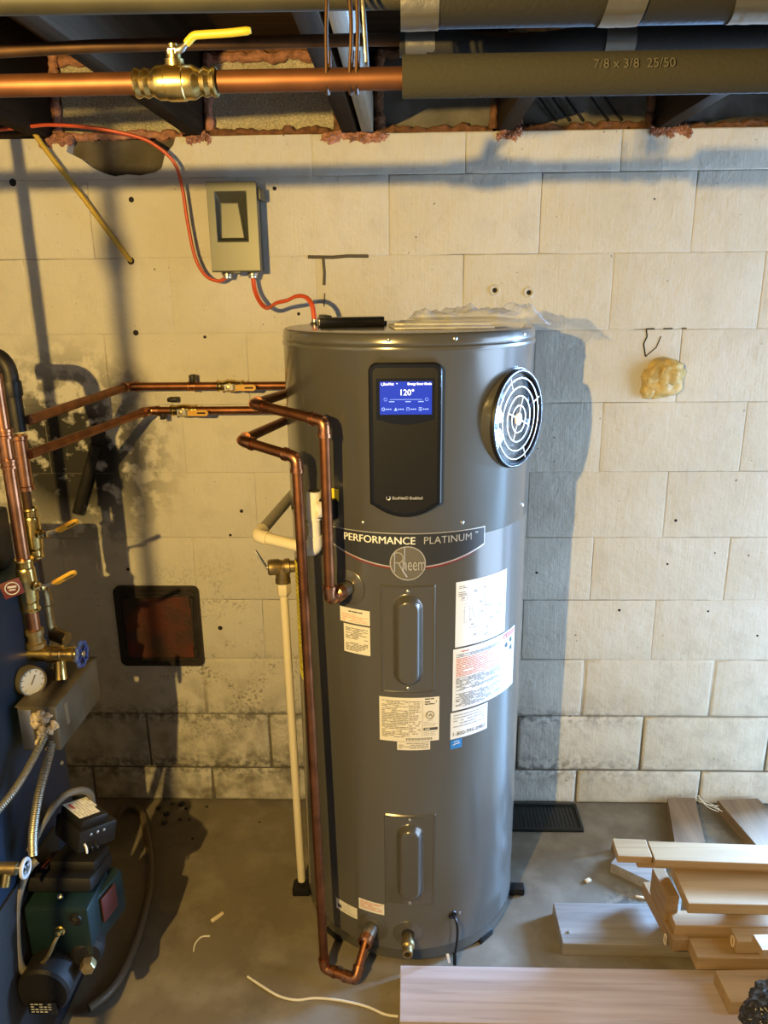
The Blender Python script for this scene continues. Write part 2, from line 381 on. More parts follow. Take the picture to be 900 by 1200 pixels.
def elbow(p, a, b, r, name='elbow', m=None, parent=None, leg=0.030):
    """copper 90-degree fitting at p between neighbours a and b: thicker bend with collars"""
    p, a, b = Vector(p), Vector(a), Vector(b); da = (a-p).normalized(); db = (b-p).normalized()
    pa = p+da*leg; pb = p+db*leg
    q = MB().tube(fillet([pa, p, pb], leg*0.85, 6), r*1.16, 14)
    for c, d in ((pa, da), (pb, db)): q.cyl(c-d*0.006, c+d*0.002, r*1.32, 14)
    return q.build(name, m, parent)
def coupling(p, d, r, L=0.03, name='coupling', m=None, parent=None):
    p = Vector(p); d = Vector(d).normalized()
    q = MB().lathe([(r*1.02, -L/2), (r*1.3, -L/2), (r*1.3, -L/2+0.005), (r*1.17, -L/2+0.006), (r*1.17, L/2-0.006), (r*1.3, L/2-0.005), (r*1.3, L/2), (r*1.02, L/2)], p, d, 16)
    return q.build(name, m, parent)

# ================================================================== THE SETTING
XL, XR, YF, ZC, ZJ = -2.2, 2.20, -4.4, 2.30, 2.058
floor = struct(MB().box(((XL+XR)/2, YF/2+0.1, -0.05), (XR-XL+0.4, -YF+0.4, 0.1)).build('floor', FLOOR, smooth=False))
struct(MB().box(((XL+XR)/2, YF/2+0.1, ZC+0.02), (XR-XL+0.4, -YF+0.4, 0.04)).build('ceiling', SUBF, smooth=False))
struct(MB().box((XL-0.05, YF/2, ZC/2), (0.1, -YF, ZC)).build('wall_left', DARKW, smooth=False))
struct(MB().box(((XL+XR)/2, YF-0.05, ZC/2), (XR-XL+0.2, 0.1, ZC)).build('wall_front', DARKF, smooth=False))
wr = MB(); DY0, DY1, DZ0, DZ1 = -1.46, -0.13, 0.05, 2.06
wr.box((XR+0.05, (YF+DY0)/2, ZC/2), (0.1, DY0-YF, ZC)).box((XR+0.05, DY1/2, ZC/2), (0.1, -DY1, ZC))
wr.box((XR+0.05, (DY0+DY1)/2, (DZ1+ZC)/2), (0.1, DY1-DY0, ZC-DZ1)).box((XR+0.05, (DY0+DY1)/2, DZ0/2), (0.1, DY1-DY0, DZ0))
struct(MB().box((1.305+0.03, 0.09, 1.03), (0.06, 0.20, 2.06)).box(((1.365+XR)/2, 0.09, 2.03), (XR-1.365, 0.20, 0.06)).build('door_2', JOISTG, smooth=False))
struct(wr.build('wall_right', DARKW, smooth=False))
df = MB()
df.box((XR+0.04, DY0+0.02, 1.05), (0.13, 0.04, 1.98)).box((XR+0.04, DY1-0.02, 1.05), (0.13, 0.04, 1.98)).box((XR+0.04, (DY0+DY1)/2, DZ1-0.02), (0.13, DY1-DY0-0.08, 0.04))
struct(df.build('door_1', JOISTG, smooth=False))

# ---- block wall: mortar backing, then every block a child of it
BX0, HB = -0.6548, 0.2032
XO = 1.305        # the block wall ends here: hatchway opening to the right of the picture
def course(i): return (0.0, 0.127) if i < 0 else (0.127+HB*i, min(0.127+HB*(i+1), 2.057))
hole_x0, hole_x1, hole_z = -0.93, -0.58, 1.958
mort = MB()
def mb_rect(x0, x1, z0, z1, y): mort.box(((x0+x1)/2, y+0.09, (z0+z1)/2), (x1-x0, 0.18, z1-z0))
mb_rect(XL, XO, 0, 0.33, 0.006)
mb_rect(XL, XO, 0.33, 0.535, 0.003)
mb_rect(XL, XO, 0.535, hole_z, 0.0012)
mb_rect(XL, hole_x0, hole_z, 2.057, 0.0012); mb_rect(hole_x1, XO, hole_z, 2.057, 0.0012)
mort.box(((hole_x0+hole_x1)/2, 0.115, (hole_z+2.057)/2), (hole_x1-hole_x0, 0.13, 2.057-hole_z))
wall = struct(mort.build('wall_back', JOINT, smooth=False, org=(0, 0, 0)))
def block_mesh(Wd, H, c, low, seed=0):
    """painted block: wavy outline, face rolling softly into the joint (wider and deeper on the bare low courses)"""
    x, z = Wd/2, H/2; nx_, nz_ = 8, 4; ring_ = []
    for k in range(nx_): ring_.append((-x+2*x*k/nx_, -z, 0, 1))
    for k in range(nz_): ring_.append((x, -z+2*z*k/nz_, -1, 0))
    for k in range(nx_): ring_.append((x-2*x*k/nx_, z, 0, -1))
    for k in range(nz_): ring_.append((-x, z-2*z*k/nz_, 1, 0))
    n = len(ring_); vs = []; amp = 0.0016 if low else 0.0007
    for (ins, y) in ((c*2.4, 0.0), (c, c*0.22), (0, c*0.9), (0, 0.055)):
        for k, (px, pz, _, _) in enumerate(ring_):
            sx, sz = (x-ins)/x, (z-ins)/z
            w_ = amp*noise.noise(Vector((px*31, pz*31, seed*5.1)))
            vs.append((px*sx+(w_ if abs(px) >= x-1e-6 else 0), y, pz*sz+(w_ if abs(pz) >= z-1e-6 else 0)))
    fs = [tuple(range(n))]
    for l in range(3):
        for k in range(n): fs.append((l*n+k, l*n+n+k, l*n+n+(k+1) % n, l*n+(k+1) % n))
    me = bpy.data.meshes.new('concrete_block'); me.from_pydata(vs, [], fs); me.materials.append(WALLP)
    bm = bmesh.new(); bm.from_mesh(me); bmesh.ops.recalc_face_normals(bm, faces=bm.faces); bm.to_mesh(me); bm.free()
    if me.polygons[0].normal.y > 0: me.flip_normals()
    me.polygons.foreach_set('use_smooth', [True]*len(me.polygons)); me.set_sharp_from_angle(angle=R(62))
    return me
bcache = {}
notch = [(-0.895, 2.051), (-0.903, 2.024), (-0.866, 2.006), (-0.839, 1.985), (-0.809, 1.970), (-0.78, 1.962), (-0.745, 1.966), (-0.71, 1.963), (-0.67, 1.970), (-0.65, 1.983), (-0.64, 2.012), (-0.615, 2.036), (-0.607, 2.057)]
for i in range(-1, 10):
    z0, z1 = course(i); odd = (i % 2 == 0)
    gap = 0.0070 if i < 1 else (0.0045 if i < 2 else (0.0018 if i < 4 else 0.0014))
    ch = 0.0042 if i < 2 else 0.0015
    k = -9 if odd else -8
    while BX0+HB*k < XO:
        xa = max(BX0+HB*k, XL); xb = min(BX0+HB*(k+2), XO); k += 2
        if xb-xa < 0.05: continue
        Wd, H = round(xb-xa-gap, 4), round(z1-z0-gap, 4)
        xc, zc = (xa+xb)/2, (z0+z1)/2
        if i == 9 and xa < -0.60 and xb > -0.90:      # the two broken blocks at the top of the wall
            lo, hi = xa+gap/2, xb-gap/2; zb = z0+gap/2; zt = 2.0555
            pts = [(x, z) for x, z in notch if lo < x < hi]
            if lo < -0.90: poly = [(lo, zb), (hi, zb), (hi, 1.978)]+[p for p in reversed(pts)]+[(-0.893, zt), (lo, zt)]
            else: poly = [(lo, zb), (hi, zb), (hi, zt), (-0.607, zt)]+[p for p in reversed(pts) if p[1] < zt]+[(lo, 1.979)]
            MB().prism(poly, (0, 0, 0), (1, 0, 0), (0, 0, 1), (0, 0.055, 0)).build('concrete_block', WALLP, wall, smooth=False)
            continue
        key = (Wd, H, gap, (k//2) % 3)
        if key not in bcache: bcache[key] = block_mesh(Wd, H, ch, i < 2, (k//2) % 3+i)
        o = bpy.data.objects.new('concrete_block', bcache[key]); COL.objects.link(o); o.parent = wall
        o.location = (xc, random.uniform(-0.0007, 0.0005), zc)
        if i < 1: o.rotation_euler = (random.uniform(-0.006, 0.006), 0, random.uniform(-0.003, 0.003))
pm = MB(); nx, nz = 30, 10
for a in range(nx+1):
    for b in range(nz+1):
        x = hole_x0+0.004+(hole_x1-hole_x0-0.008)*a/nx; z = hole_z+(2.055-hole_z)*b/nz
        pm.v.append((x, 0.034+0.014*noise.noise(Vector((x*22, z*22, 3))), z))
for a in range(nx):
    for b in range(nz): q = a*(nz+1)+b; pm.f.append((q, q+1, q+nz+2, q+nz+1))
pm.build('exposed_mortar', OLDCON, wall)
for (x, z, r) in ((-0.741, 1.903, .007), (-0.765, 1.552, .007), (-0.497, 1.025, .005), (-0.536, 0.949, .004), (-0.863, 0.838, .005), (-0.351, 1.926, .005), (0.245, 1.658, .006), (0.339, 1.651, .006),
                  (0.658, 0.703, .004), (0.398, 0.827, .004), (-0.589, 0.64, .007), (-0.569, 1.539, .004), (0.803, 0.993, .004), (0.791, 0.855, .003), (-1.059, 1.95, .009), (1.09, .618, .003), (0.93, .70, .003), (-.42, 1.72, .003), (-.30,1.60,.004)):
    MB().lathe([(0, -0.0012), (r, -0.0012), (r*1.15, 0.0002)], (x, 0, z), (0, 1, 0), 12).build('drill_hole', DARKH, wall)
for (x, z) in ((0.245, 1.658), (0.339, 1.651)):
    MB().torus((x, -0.001, z), (0, 1, 0), 0.012, 0.003, 20, 6).build('anchor_ring', WALLP, wall)
cr = MB()
for pts, r in (([(-0.268, 1.751), (-0.20, 1.749), (-0.16, 1.752), (-0.102, 1.751)], .0045), ([(-0.226, 1.745), (-0.224, 1.71), (-0.226, 1.676)], .0045), ([(-.225, 1.655), (-.228, 1.62)], .0022)):
    cr.tube([(x, -0.0002, z) for x, z in pts], r, 6, flat=1.0)
cr.build('open_joint', OLDCON, wall)
ln = MB()
ln.tube([(0.668, -.0004, 1.549), (0.672, -.0004, 1.53), (.664, -.0004, 1.51), (.672, -.0004, 1.475)], .002, 5)
for a, b in ((.668, .69), (.715, .74), (.765, .778)): ln.tube([(a, -.0003, 1.5505), (b, -.0003, 1.551)], .0018, 5)
ln.tube([(.672, -.0004, 1.475), (.70, -.0004, 1.50), (.71, -.0004, 1.53)], .0014, 5)
ln.build('paint_crack', DARKH, wall)

# ---- joists, rim and insulation at the top of the wall
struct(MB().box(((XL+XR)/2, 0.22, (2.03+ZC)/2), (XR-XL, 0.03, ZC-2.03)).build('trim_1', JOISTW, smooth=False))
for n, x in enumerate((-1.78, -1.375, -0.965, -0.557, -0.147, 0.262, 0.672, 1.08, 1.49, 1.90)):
    j = MB().bbox((x, (YF+0.2)/2, ZJ+0.118), (0.040, -YF+0.18, 0.236), 0.002).build('floor_joist', JOISTW)
    lab = ['dark floor joist beside the left wall, second joist in', 'dark floor joist left of the picture', 'dark floor joist at the left edge of the ceiling', 'dark floor joist right above the brass ball valve end',
           'dark floor joist behind the wire pipe hanger', 'dark floor joist above the right half of the tank', 'dark floor joist over the bare wall right of the tank', 'dark floor joist at the right edge of the ceiling', 'dark floor joist just beyond the right edge of the picture', 'dark floor joist nearest the doorway wall'][n]
    tag(j, lab, 'joist', 'floor joists running to the block wall')
tag(MB().bbox((-0.100, -1.3, ZJ+0.05), (0.030, 2.9, 0.10), 0.003).build('furring_strip', JOISTG), 'pale grey timber strip fixed beside the joist at the pipe hanger', 'board')
tag(MB().bbox((-0.62, -0.85, ZJ+0.16), (0.02, 0.9, 0.09), 0.003, Matrix.Rotation(R(24), 3, 'X') @ Matrix.Rotation(R(-8), 3, 'Z')).build('bridging_board', JOISTG), 'grey slanting bridging board in the joist bay above the copper pipe', 'board')
def fringe(pts, r, seed, mtl, parent, seg=10):
    p = smooth_path(pts, seg); q = MB()
    for i in range(len(p)): p[i] = p[i]+Vector((0, noise.noise(p[i]*40+Vector((seed, 0, 0)))*r*0.5, noise.noise(p[i]*45+Vector((0, seed, 0)))*r*0.8))
    q.tube(p, [r*(0.75+0.9*abs(noise.noise(pp*60+Vector((seed*2, 1, 1))))) for pp in p], 9)
    return q.build('fibre_edge', mtl, parent)
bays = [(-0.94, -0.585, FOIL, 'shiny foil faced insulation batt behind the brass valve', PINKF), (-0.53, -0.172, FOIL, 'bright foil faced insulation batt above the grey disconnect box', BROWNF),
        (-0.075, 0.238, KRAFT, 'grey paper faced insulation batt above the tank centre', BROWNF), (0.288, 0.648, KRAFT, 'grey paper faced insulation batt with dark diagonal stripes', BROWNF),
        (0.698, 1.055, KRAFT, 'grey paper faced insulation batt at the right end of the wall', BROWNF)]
for n, (xa, xb, fm, lab, fb) in enumerate(bays):
    t = thing('insulation_batt', lab, 'insulation', ((xa+xb)/2, 0.06, 2.06), 'insulation in the joist bays')
    q = MB(); nx, nz = 26, 14
    for a in range(nx+1):
        for b in range(nz+1):
            x = xa+0.012+(xb-xa-0.024)*a/nx; z = 2.068+0.19*b/nz
            q.v.append((x, 0.050+0.030*b/nz+0.012*noise.noise(Vector((x*16, z*16, n))), z))
    for a in range(nx):
        for b in range(nz): i = a*(nz+1)+b; q.f.append((i, i+1, i+nz+2, i+nz+1))
    fc = q.build('facing', fm, t)
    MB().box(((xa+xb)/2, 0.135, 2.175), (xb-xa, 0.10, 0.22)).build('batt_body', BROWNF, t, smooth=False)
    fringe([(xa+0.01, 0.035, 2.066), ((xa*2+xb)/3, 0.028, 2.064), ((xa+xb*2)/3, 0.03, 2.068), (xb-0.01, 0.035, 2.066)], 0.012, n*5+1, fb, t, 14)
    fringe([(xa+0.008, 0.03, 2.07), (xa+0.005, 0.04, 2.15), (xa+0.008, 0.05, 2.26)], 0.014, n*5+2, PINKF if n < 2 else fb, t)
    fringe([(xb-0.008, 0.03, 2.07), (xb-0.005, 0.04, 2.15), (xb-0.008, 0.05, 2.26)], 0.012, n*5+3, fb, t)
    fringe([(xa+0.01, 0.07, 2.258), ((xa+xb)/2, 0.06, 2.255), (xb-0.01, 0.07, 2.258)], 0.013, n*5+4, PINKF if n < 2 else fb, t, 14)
    if n == 3:
        for k in range(5):
            x0 = xa+0.09+k*0.035+(0.03 if k > 2 else 0)
            MB().tube([(x0-0.03, 0.052, 2.15), (x0+0.02, 0.040, 2.085)], 0.0035, 5).build('stripe', DARKH, t)
for n, (x, wd, lab) in enumerate(((-0.135, 0.075, 'pink fibreglass tuft on the wall top under the hanger joist'), (0.27, 0.03, 'small pink fibreglass tuft on the wall above the tank right half'), (0.665, 0.028, 'pink fibreglass tuft on the wall top near the right, left of two'), (0.715, 0.024, 'pink fibreglass tuft on the wall top near the right, right of two'),
        (-0.545, 0.03, 'pink fibreglass tuft on the wall top beside the orange cable'), (-0.93, 0.04, 'pink fibreglass tuft on the wall top at the yellow cable'))):
    q = MB()
    for k in range(5): q.blob((x+(k-2)*wd*0.42, 0.004+0.004*random.random(), 2.050+random.uniform(-0.006, 0.006)), (wd*0.34, 0.016, 0.013), n*7+k, 0.7, 3.0, 3)
    tag(q.build('fibreglass_tuft', PINKF), lab, 'insulation', 'fibreglass tufts along the wall top')

# ================================================================== THE WATER HEATER
TCX, TCY, TR = 0.006, -0.359, 0.2904
TOPZ = 1.583
def TK(th, z, dr=0.0):     # tank surface: th degrees (0 = facing the room, + = right)
    a = R(th); return Vector((TCX+(TR+dr)*math.sin(a), TCY-(TR+dr)*math.cos(a), z))
def TN(th): a = R(th); return Vector((math.sin(a), -math.cos(a), 0))
heater = thing('water_heater', 'tall grey cylindrical heat pump water heater with black control panel and blue screen', 'water heater', (TCX, TCY, 0))
MB().lathe([(0.0, 0.016), (0.282, 0.016), (0.2895, 0.018), (TR, 0.022), (TR, 0.050), (TR+0.0012, 0.052), (TR, 0.054), (TR, 1.158), (0.27, 1.162)], (TCX, TCY, 0), n=128).build('lower_jacket', TANK, heater)
MB().lathe([(0.27, 1.150), (TR+0.0008, 1.150), (TR+0.0022, 1.152), (TR+0.0022, 1.544), (TR+0.0042, 1.547), (TR+0.0048, 1.551), (TR+0.0042, 1.555), (TR+0.001, 1.558), (TR-0.001, 1.560), (0.27, 1.560)], (TCX, TCY, 0), n=128).build('upper_shroud', TANK, heater)
MB().lathe([(0.27, 1.556), (TR+0.0002, 1.557), (TR+0.0030, 1.560), (TR+0.0034, 1.564), (TR+0.0024, 1.568), (TR+0.0018, 1.577), (TR-0.0015, 1.5815), (TR-0.006, TOPZ), (0.20, TOPZ), (0.0, TOPZ)], (TCX, TCY, 0), n=128).build('top_cap', TANK, heater)
for a in (45, 135, 225, 315, 90+180):
    p = TK(a, 0, -0.015); MB().bbox((p.x, p.y, 0.009), (0.05, 0.035, 0.018), 0.003, rotz(R(a))).build('foot', BLACKM, heater)
q = TK(83, 0, 0.018); MB().bbox((q.x, q.y, 0.011), (0.045, 0.03, 0.022), 0.003).build('foot', BLACKM, heater)
def screw(th, z, r=0.0042, dr=0.0022):
    MB().lathe([(0, 0.0022), (r*0.6, 0.002), (r, 0.0008), (r, -0.001)], TK(th, z, dr), TN(th), 12).build('screw', STEEL, heater)
for th, z in ((-34, 1.190), (-20, 1.185), (23, 1.183), (65, 1.18), (18.5, 1.571), (-62, 1.570), (-8, 1.5705), (58, 1.5705)): screw(th, z)

def patch(th0, th1, z0, z1, dr, hfun=None, n=None, m=None):
    n = n or max(2, int(abs(th1-th0)/2)); m = m or 2; q = MB()
    for a in range(n+1):
        for b in range(m+1):
            th = th0+(th1-th0)*a/n; z = z0+(z1-z0)*b/m
            q.v.append(tuple(TK(th, z, dr+(hfun(a/n, b/m) if hfun else 0))))
    for a in range(n):
        for b in range(m): i = a*(m+1)+b; q.f.append((i, i+m+1, i+m+2, i+1))
    return q
def sst(a, b, x):
    t = min(1, max(0, (x-a)/(b-a))); return t*t*(3-2*t)
def access_panel(th0, th1, z0, z1):
    Wd = R(th1-th0)*TR; H = z1-z0
    def h(u, v):
        x = (u-0.5)*Wd; z = (v-0.5)*H
        e = min(Wd/2-abs(x), H/2-abs(z))
        base = 0.0028*sst(-0.0005, 0.0022, e)-0.0016*sst(0.004, 0.0062, e)
        # stadium shaped bulge
        hw, hh = 0.027, 0.105; cz = min(max(z, -(hh-hw)), hh-hw); d = math.hypot(x, z-cz)
        return base+0.019*sst(hw+0.007, hw-0.009, d)
    p = patch(th0, th1, z0, z1, 0.0, h, 56, 90).build('access_panel', TANKP, heater)
    for zz in (z0+0.0115, z1-0.0135):
        thc = (th0+th1)/2; MB().lathe([(0, 0.0024), (0.0026, 0.0022), (0.0042, 0.001), (0.0042, -0.001)], TK(thc, zz, 0.0014), TN(thc), 12).build('screw', STEEL, p)
access_panel(-12.6, 11.5, 0.784, 1.046)
access_panel(-12.2, 12.6, 0.186, 0.455)

# ---- control panel with screen
CPX = TCX-0.0075
def cp_outline(hw, zt, zc, zb, r):
    pts = []
    for k in range(7): a = PI/2*k/6; pts.append((hw-r+r*math.sin(a), zt-r+r*math.cos(a)))
    for k in range(5): a = PI/2*k/4; pts.append((hw-0.006+0.006*math.cos(a), zc-0.006*math.sin(a)))
    n = 14
    for k in range(1, n): t = k/n; x = (hw-0.012)*(1-2*t); pts.append((x, zc-0.010-(zc-0.010-zb)*(1-(x/(hw-0.012))**2)))
    for k in range(5): a = PI/2*k/4; pts.append((-hw+0.006-0.006*math.sin(a), zc-0.006*math.cos(a)))
    for k in range(7): a = PI/2*k/6; pts.append((-hw+r-r*math.cos(a), zt-r+r*math.sin(a)))
    return pts
FY = TCY-TR-0.012       # front plane of the panel
def loft(layers, back_closed=False):
    q = MB(); n = len(layers[0][0])
    for pts, y in layers: q.v += [(CPX+x, y, z) for x, z in pts]
    for k in range(len(layers)-1):
        for i in range(n): a = k*n+i; b = k*n+(i+1) % n; q.f.append((a, b, b+n, a+n))
    q.f.append(tuple(range((len(layers)-1)*n, len(layers)*n))); return q
def bow(x): return 0.10*x*x/0.29*2
o1 = cp_outline(0.0745, 1.5265, 1.237, 1.2045, 0.018)
o2 = cp_outline(0.0715, 1.5235, 1.240, 1.2085, 0.016)
o3 = cp_outline(0.0655, 1.517, 1.243, 1.2145, 0.012)
cp = loft([(o1, TCY-TR+0.02), (o1, FY+0.003), (o2, FY)]).build('control_panel', BLACKG, heater, angle=30)
loft([(o3, FY-0.0002), (o3, FY-0.0016)]).build('face_plate', BLACKM, cp, angle=30)
pr = MB(); n_ = len(o2); _t = 0.0016
pr.tube([(CPX+x, FY-0.0002, z) for x, z in o2+[o2[0]]], 0.0009, 6, cap=False); pr.build('trim_line', BLACKG, cp)
# recessed screen window with a curved lower lip
sw = [(-0.0585, 1.496), (0.0585, 1.496), (0.0585, 1.4135)]+[(0.0585-0.117*k/12, 1.4135-0.011*math.sin(PI*k/12)) for k in range(1, 12)]+[(-0.0585, 1.4135)]
loft([(sw, FY-0.0014), (sw, FY-0.0026)]).build('screen_window', BLACKG, cp, smooth=False)
sx0, sx1, sz0, sz1 = -0.0515, 0.0535, 1.4235, 1.4900
scr = loft([([(sx0, sz0), (sx1, sz0), (sx1, sz1), (sx0, sz1)], FY-0.0024), ([(sx0, sz0), (sx1, sz0), (sx1, sz1), (sx0, sz1)], FY-0.0032)]).build('screen', SCREEN, cp, smooth=False)
def on_scr(cx, cz, y=FY-0.0036): return lambda x, z: (CPX+cx+x, y, cz+z)
def quad(q, x0, x1, z0, z1, y=FY-0.0036): q.add([(CPX+x0, y, z0), (CPX+x1, y, z0), (CPX+x1, y, z1), (CPX+x0, y, z1)], [(0, 1, 2, 3)])
text_mb('120°', 0.0165, on_scr(0.003, 1.4675), bold=0.0002).build('lettering', SCRTXT, cp, smooth=False)
text_mb('EcoNet', 0.0068, on_scr(-0.0335, 1.4848), bold=0.0002).build('lettering', SCRTXT, cp, smooth=False)
text_mb('Energy Saver Mode', 0.0062, on_scr(0.0285, 1.4850), bold=0.00025).build('lettering', SCRTXT, cp, smooth=False)
q = MB().torus((CPX-0.0455, FY-0.0034, 1.4848), (0, 1, 0), 0.0026, 0.0006, 16, 5, 0.5, 5.6); quad(q, -0.0185, -0.0150, 1.4858, 1.4866); quad(q, -0.0178, -0.0158, 1.4848, 1.4854); q.build('screen_icon', SCRTXT, cp)
q = MB(); quad(q, -0.031, 0.034, 1.4536, 1.4544)
for s in (-1, 1): q.torus((CPX+0.0015+s*0.0415, FY-0.0034, 1.454), (0, 1, 0), 0.0030, 0.0004, 14, 5)
for x in (-0.033, 0.0, 0.026): quad(q, x, x+0.011, 1.4488, 1.4506)
for i, x in enumerate((-0.0445, -0.0195, 0.0055, 0.0305)):
    if i == 0: q.torus((CPX+x, FY-0.0034, 1.4345), (0, 1, 0), 0.0028, 0.0008, 12, 5)
    elif i == 1: q.add([(CPX+x-0.0035, FY-0.0036, 1.4312), (CPX+x+0.0035, FY-0.0036, 1.4312), (CPX+x, FY-0.0036, 1.438)], [(0, 1, 2)])
    elif i == 2: quad(q, x-0.003, x-0.0018, 1.431, 1.438); quad(q, x+0.0012, x+0.0024, 1.431, 1.438); quad(q, x-0.003, x+0.0024, 1.4372, 1.438)
    else: quad(q, x-0.0035, x+0.003, 1.4365, 1.438); quad(q, x-0.0035, x+0.003, 1.4337, 1.435); quad(q, x-0.0035, x+0.003, 1.431, 1.4322)
    for k in range(3): quad(q, x+0.0048+k*0.0042, x+0.0078+k*0.0042, 1.4332, 1.4355)
q.build('screen_icon', SCRDIM, cp)
text_mb('EcoNet® Enabled', 0.0088, on_scr(0.004, 1.2475, FY-0.0019), bold=0.0002).build('lettering', SILVER, cp, smooth=False)
MB().torus((CPX-0.036, FY-0.0018, 1.2480), (0, 1, 0), 0.0040, 0.0010, 18, 5, 0.5, 5.6).build('logo_ring', SILVER, cp)

# ---- fan outlet on the right shoulder
FA = 53.0; fn = TN(FA); fu = Vector((fn.y, -fn.x, 0)); fc = Vector((TCX, TCY, 1.392))
fr = 0.1075
vent = MB().lathe([(fr-0.004, 0.262), (fr+0.001, 0.262), (fr+0.001, 0.296), (fr-0.001, 0.3005), (fr-0.005, 0.302), (fr-0.008, 0.300), (fr-0.008, 0.285), (0.0, 0.284)], fc, fn, 72).build('fan_outlet', BLACKM, heater)
vb = MB().lathe([(fr+0.0012, 0.262), (fr+0.0022, 0.262), (fr+0.0022, 0.293), (fr+0.0012, 0.293)], fc, fn, 72, close=True).build('vent_collar', TANKP, vent)
g = MB()
for rr in (0.0295, 0.050, 0.0700, 0.0885): g.torus(fc+fn*0.2995, fn, rr, 0.0012, 56, 6)
g.torus(fc+fn*0.3005, fn, 0.1035, 0.0012, 72, 6)
g.build('grille_ring', SILVER, vent)
zf = Vector((0, 0, 1))
for k in range(8):
    a = PI/4*k+R(22); d = fu*math.cos(a)+zf*math.sin(a)
    r0, r1 = (0.014, 0.050) if k % 2 == 0 else (0.070, 0.1035)
    MB().cyl(fc+fn*0.2985+d*r0, fc+fn*0.2985+d*r1, 0.0014, 6).build('grille_spoke', SILVER, vent)
for k in range(9):
    a = 2*PI*k/9; d = fu*math.cos(a)+zf*math.sin(a); d2 = fu*math.cos(a+0.5)+zf*math.sin(a+0.5)
    MB().add([fc+fn*0.289+d*0.02, fc+fn*0.289+d*0.095, fc+fn*0.286+d2*0.095, fc+fn*0.286+d2*0.02], [(0, 1, 2, 3)]).build('fan_blade', BLACKG, vent)
MB().lathe([(0, 0.3035), (0.010, 0.3030), (0.0135, 0.301), (0.0135, 0.296)], fc, fn, 20).build('grille_hub', WHITEP, vent)

# ---- banner with lettering and round badge
BT = -0.3
def wrap(th, z, dr): return lambda x, y: TK(th+math.degrees(x/(TR+dr)), z+y, dr)
def banner_low(u): return 1.1275-0.0375*(1-(2*u-1)**2)
def shape(th0, th1, lo, hi, dr, m, name, parent, n=48):
    q = MB()
    for a in range(n+1):
        u = a/n; th = th0+(th1-th0)*u; q.v += [tuple(TK(th, lo(u), dr)), tuple(TK(th, hi(u), dr))]
    for a in range(n): q.f.append((2*a, 2*a+2, 2*a+3, 2*a+1))
    return q.build(name, m, parent)
bn = shape(-35.3, 34.6, lambda u: banner_low(u)-0.0032, lambda u: 1.1665, 0.0026, SILVER, 'banner', heater)
shape(-35.0, 34.3, lambda u: banner_low(u), lambda u: 1.1645, 0.0030, BANNER, 'banner_field', bn)
shape(-35.3, 34.6, lambda u: banner_low(u)-0.0068*(1-(2*u-1)**8), lambda u: banner_low(u)-0.0026, 0.0024, mat('banner_red', (0.20, 0.012, 0.014), 0.4), 'banner_stripe', bn)
pq = MB()
for off, dz in ((-.0004, 0), (.0004, .00005), (0, .0001)):
    t_ = text_mb('PERFORMANCE', 0.0236, wrap(BT-13.0+math.degrees(off/TR), 1.1490, 0.0034+dz)); pq.add(t_.v, t_.f)
pq.build('lettering', WHITEP, bn, smooth=False)
text_mb('PLATINUM', 0.0232, wrap(BT+17.2, 1.1490, 0.0034), spacing=1.02, bold=-0.00012).build('lettering', GREYP, bn, smooth=False)
text_mb('™', 0.010, wrap(BT+30.3, 1.1545, 0.0034)).build('lettering', SILVER, bn, smooth=False)
def disc(th, z, r, dr, m, name, parent, n=40):
    w_ = wrap(th, z, dr); q = MB(); q.v = [tuple(w_(0, 0))]
    for k in range(n): q.v.append(tuple(w_(r*math.cos(2*PI*k/n), r*math.sin(2*PI*k/n))))
    q.f = [(0, 1+k, 1+(k+1) % n) for k in range(n)]; return q.build(name, m, parent)
BZ = 1.0985
bd = disc(BT-0.3, BZ, 0.0392, 0.0038, SILVER, 'badge', bn)
disc(BT-0.3, BZ, 0.0368, 0.0042, mat('badge_field', (0.13, 0.122, 0.105), 0.4), 'badge_field', bn)
w_ = wrap(BT-0.3, BZ, 0.0048)
text_mb('heem', 0.0340, lambda x, y: w_((x+0.0195)*0.68, y*1.25-0.0030)).build('lettering', SILVER, bn, smooth=False)
q = MB()
q.tube([w_(-0.0285, 0.024), w_(-0.0285, -0.019)], 0.0015, 6)
q.tube([w_(-0.0290, 0.0245)]+[w_(-0.0195+0.0095*math.sin(PI*k/10), 0.013+0.0115*math.cos(PI*k/10)) for k in range(11)]+[w_(-0.0285, 0.0015)], 0.0013, 6)
q.tube([w_(-0.020, 0.0015), w_(-0.010, -0.018), w_(-0.002, -0.031)], 0.0015, 6)
q.tube([w_(-0.0070, 0.0375), w_(-0.0068, -0.012)], 0.0012, 6)
q.build('lettering', SILVER, bn)

# ---- paper labels
def sticker(name, th0, th1, z0, z1, m, dr=0.0007):
    return patch(th0, th1, z0, z1, dr, None, max(4, int((th1-th0)/1.5)), 1).build(name, m, heater)
def rows(par, th0, th1, zs, m, h=0.0012, seed=1, dr=0.0012, fill=0.85, word=(1.0, 3.2)):
    rnd = random.Random(seed); q = MB()
    for z in zs:
        th = th0; end = th0+(th1-th0)*(1.0 if rnd.random() < 0.6 else rnd.uniform(0.55, 1.0))
        while th < end:
            l = rnd.uniform(*word); l = min(l, end-th)
            if rnd.random() < fill and l > 0.2:
                a, b = th, th+l; q.add([TK(a, z, dr), TK(b, z, dr), TK(b, z+h, dr), TK(a, z+h, dr)], [(0, 1, 2, 3)])
            th += l+0.28
    return q.build('printed_text', m, par, smooth=False)
def rect(q, a, b, z0, z1, dr=0.0013):
    n = max(1, int((b-a)/2))
    for k in range(n):
        t0 = a+(b-a)*k/n; t1 = a+(b-a)*(k+1)/n; q.add([TK(t0, z0, dr), TK(t1, z0, dr), TK(t1, z1, dr), TK(t0, z1, dr)], [(0, 1, 2, 3)])
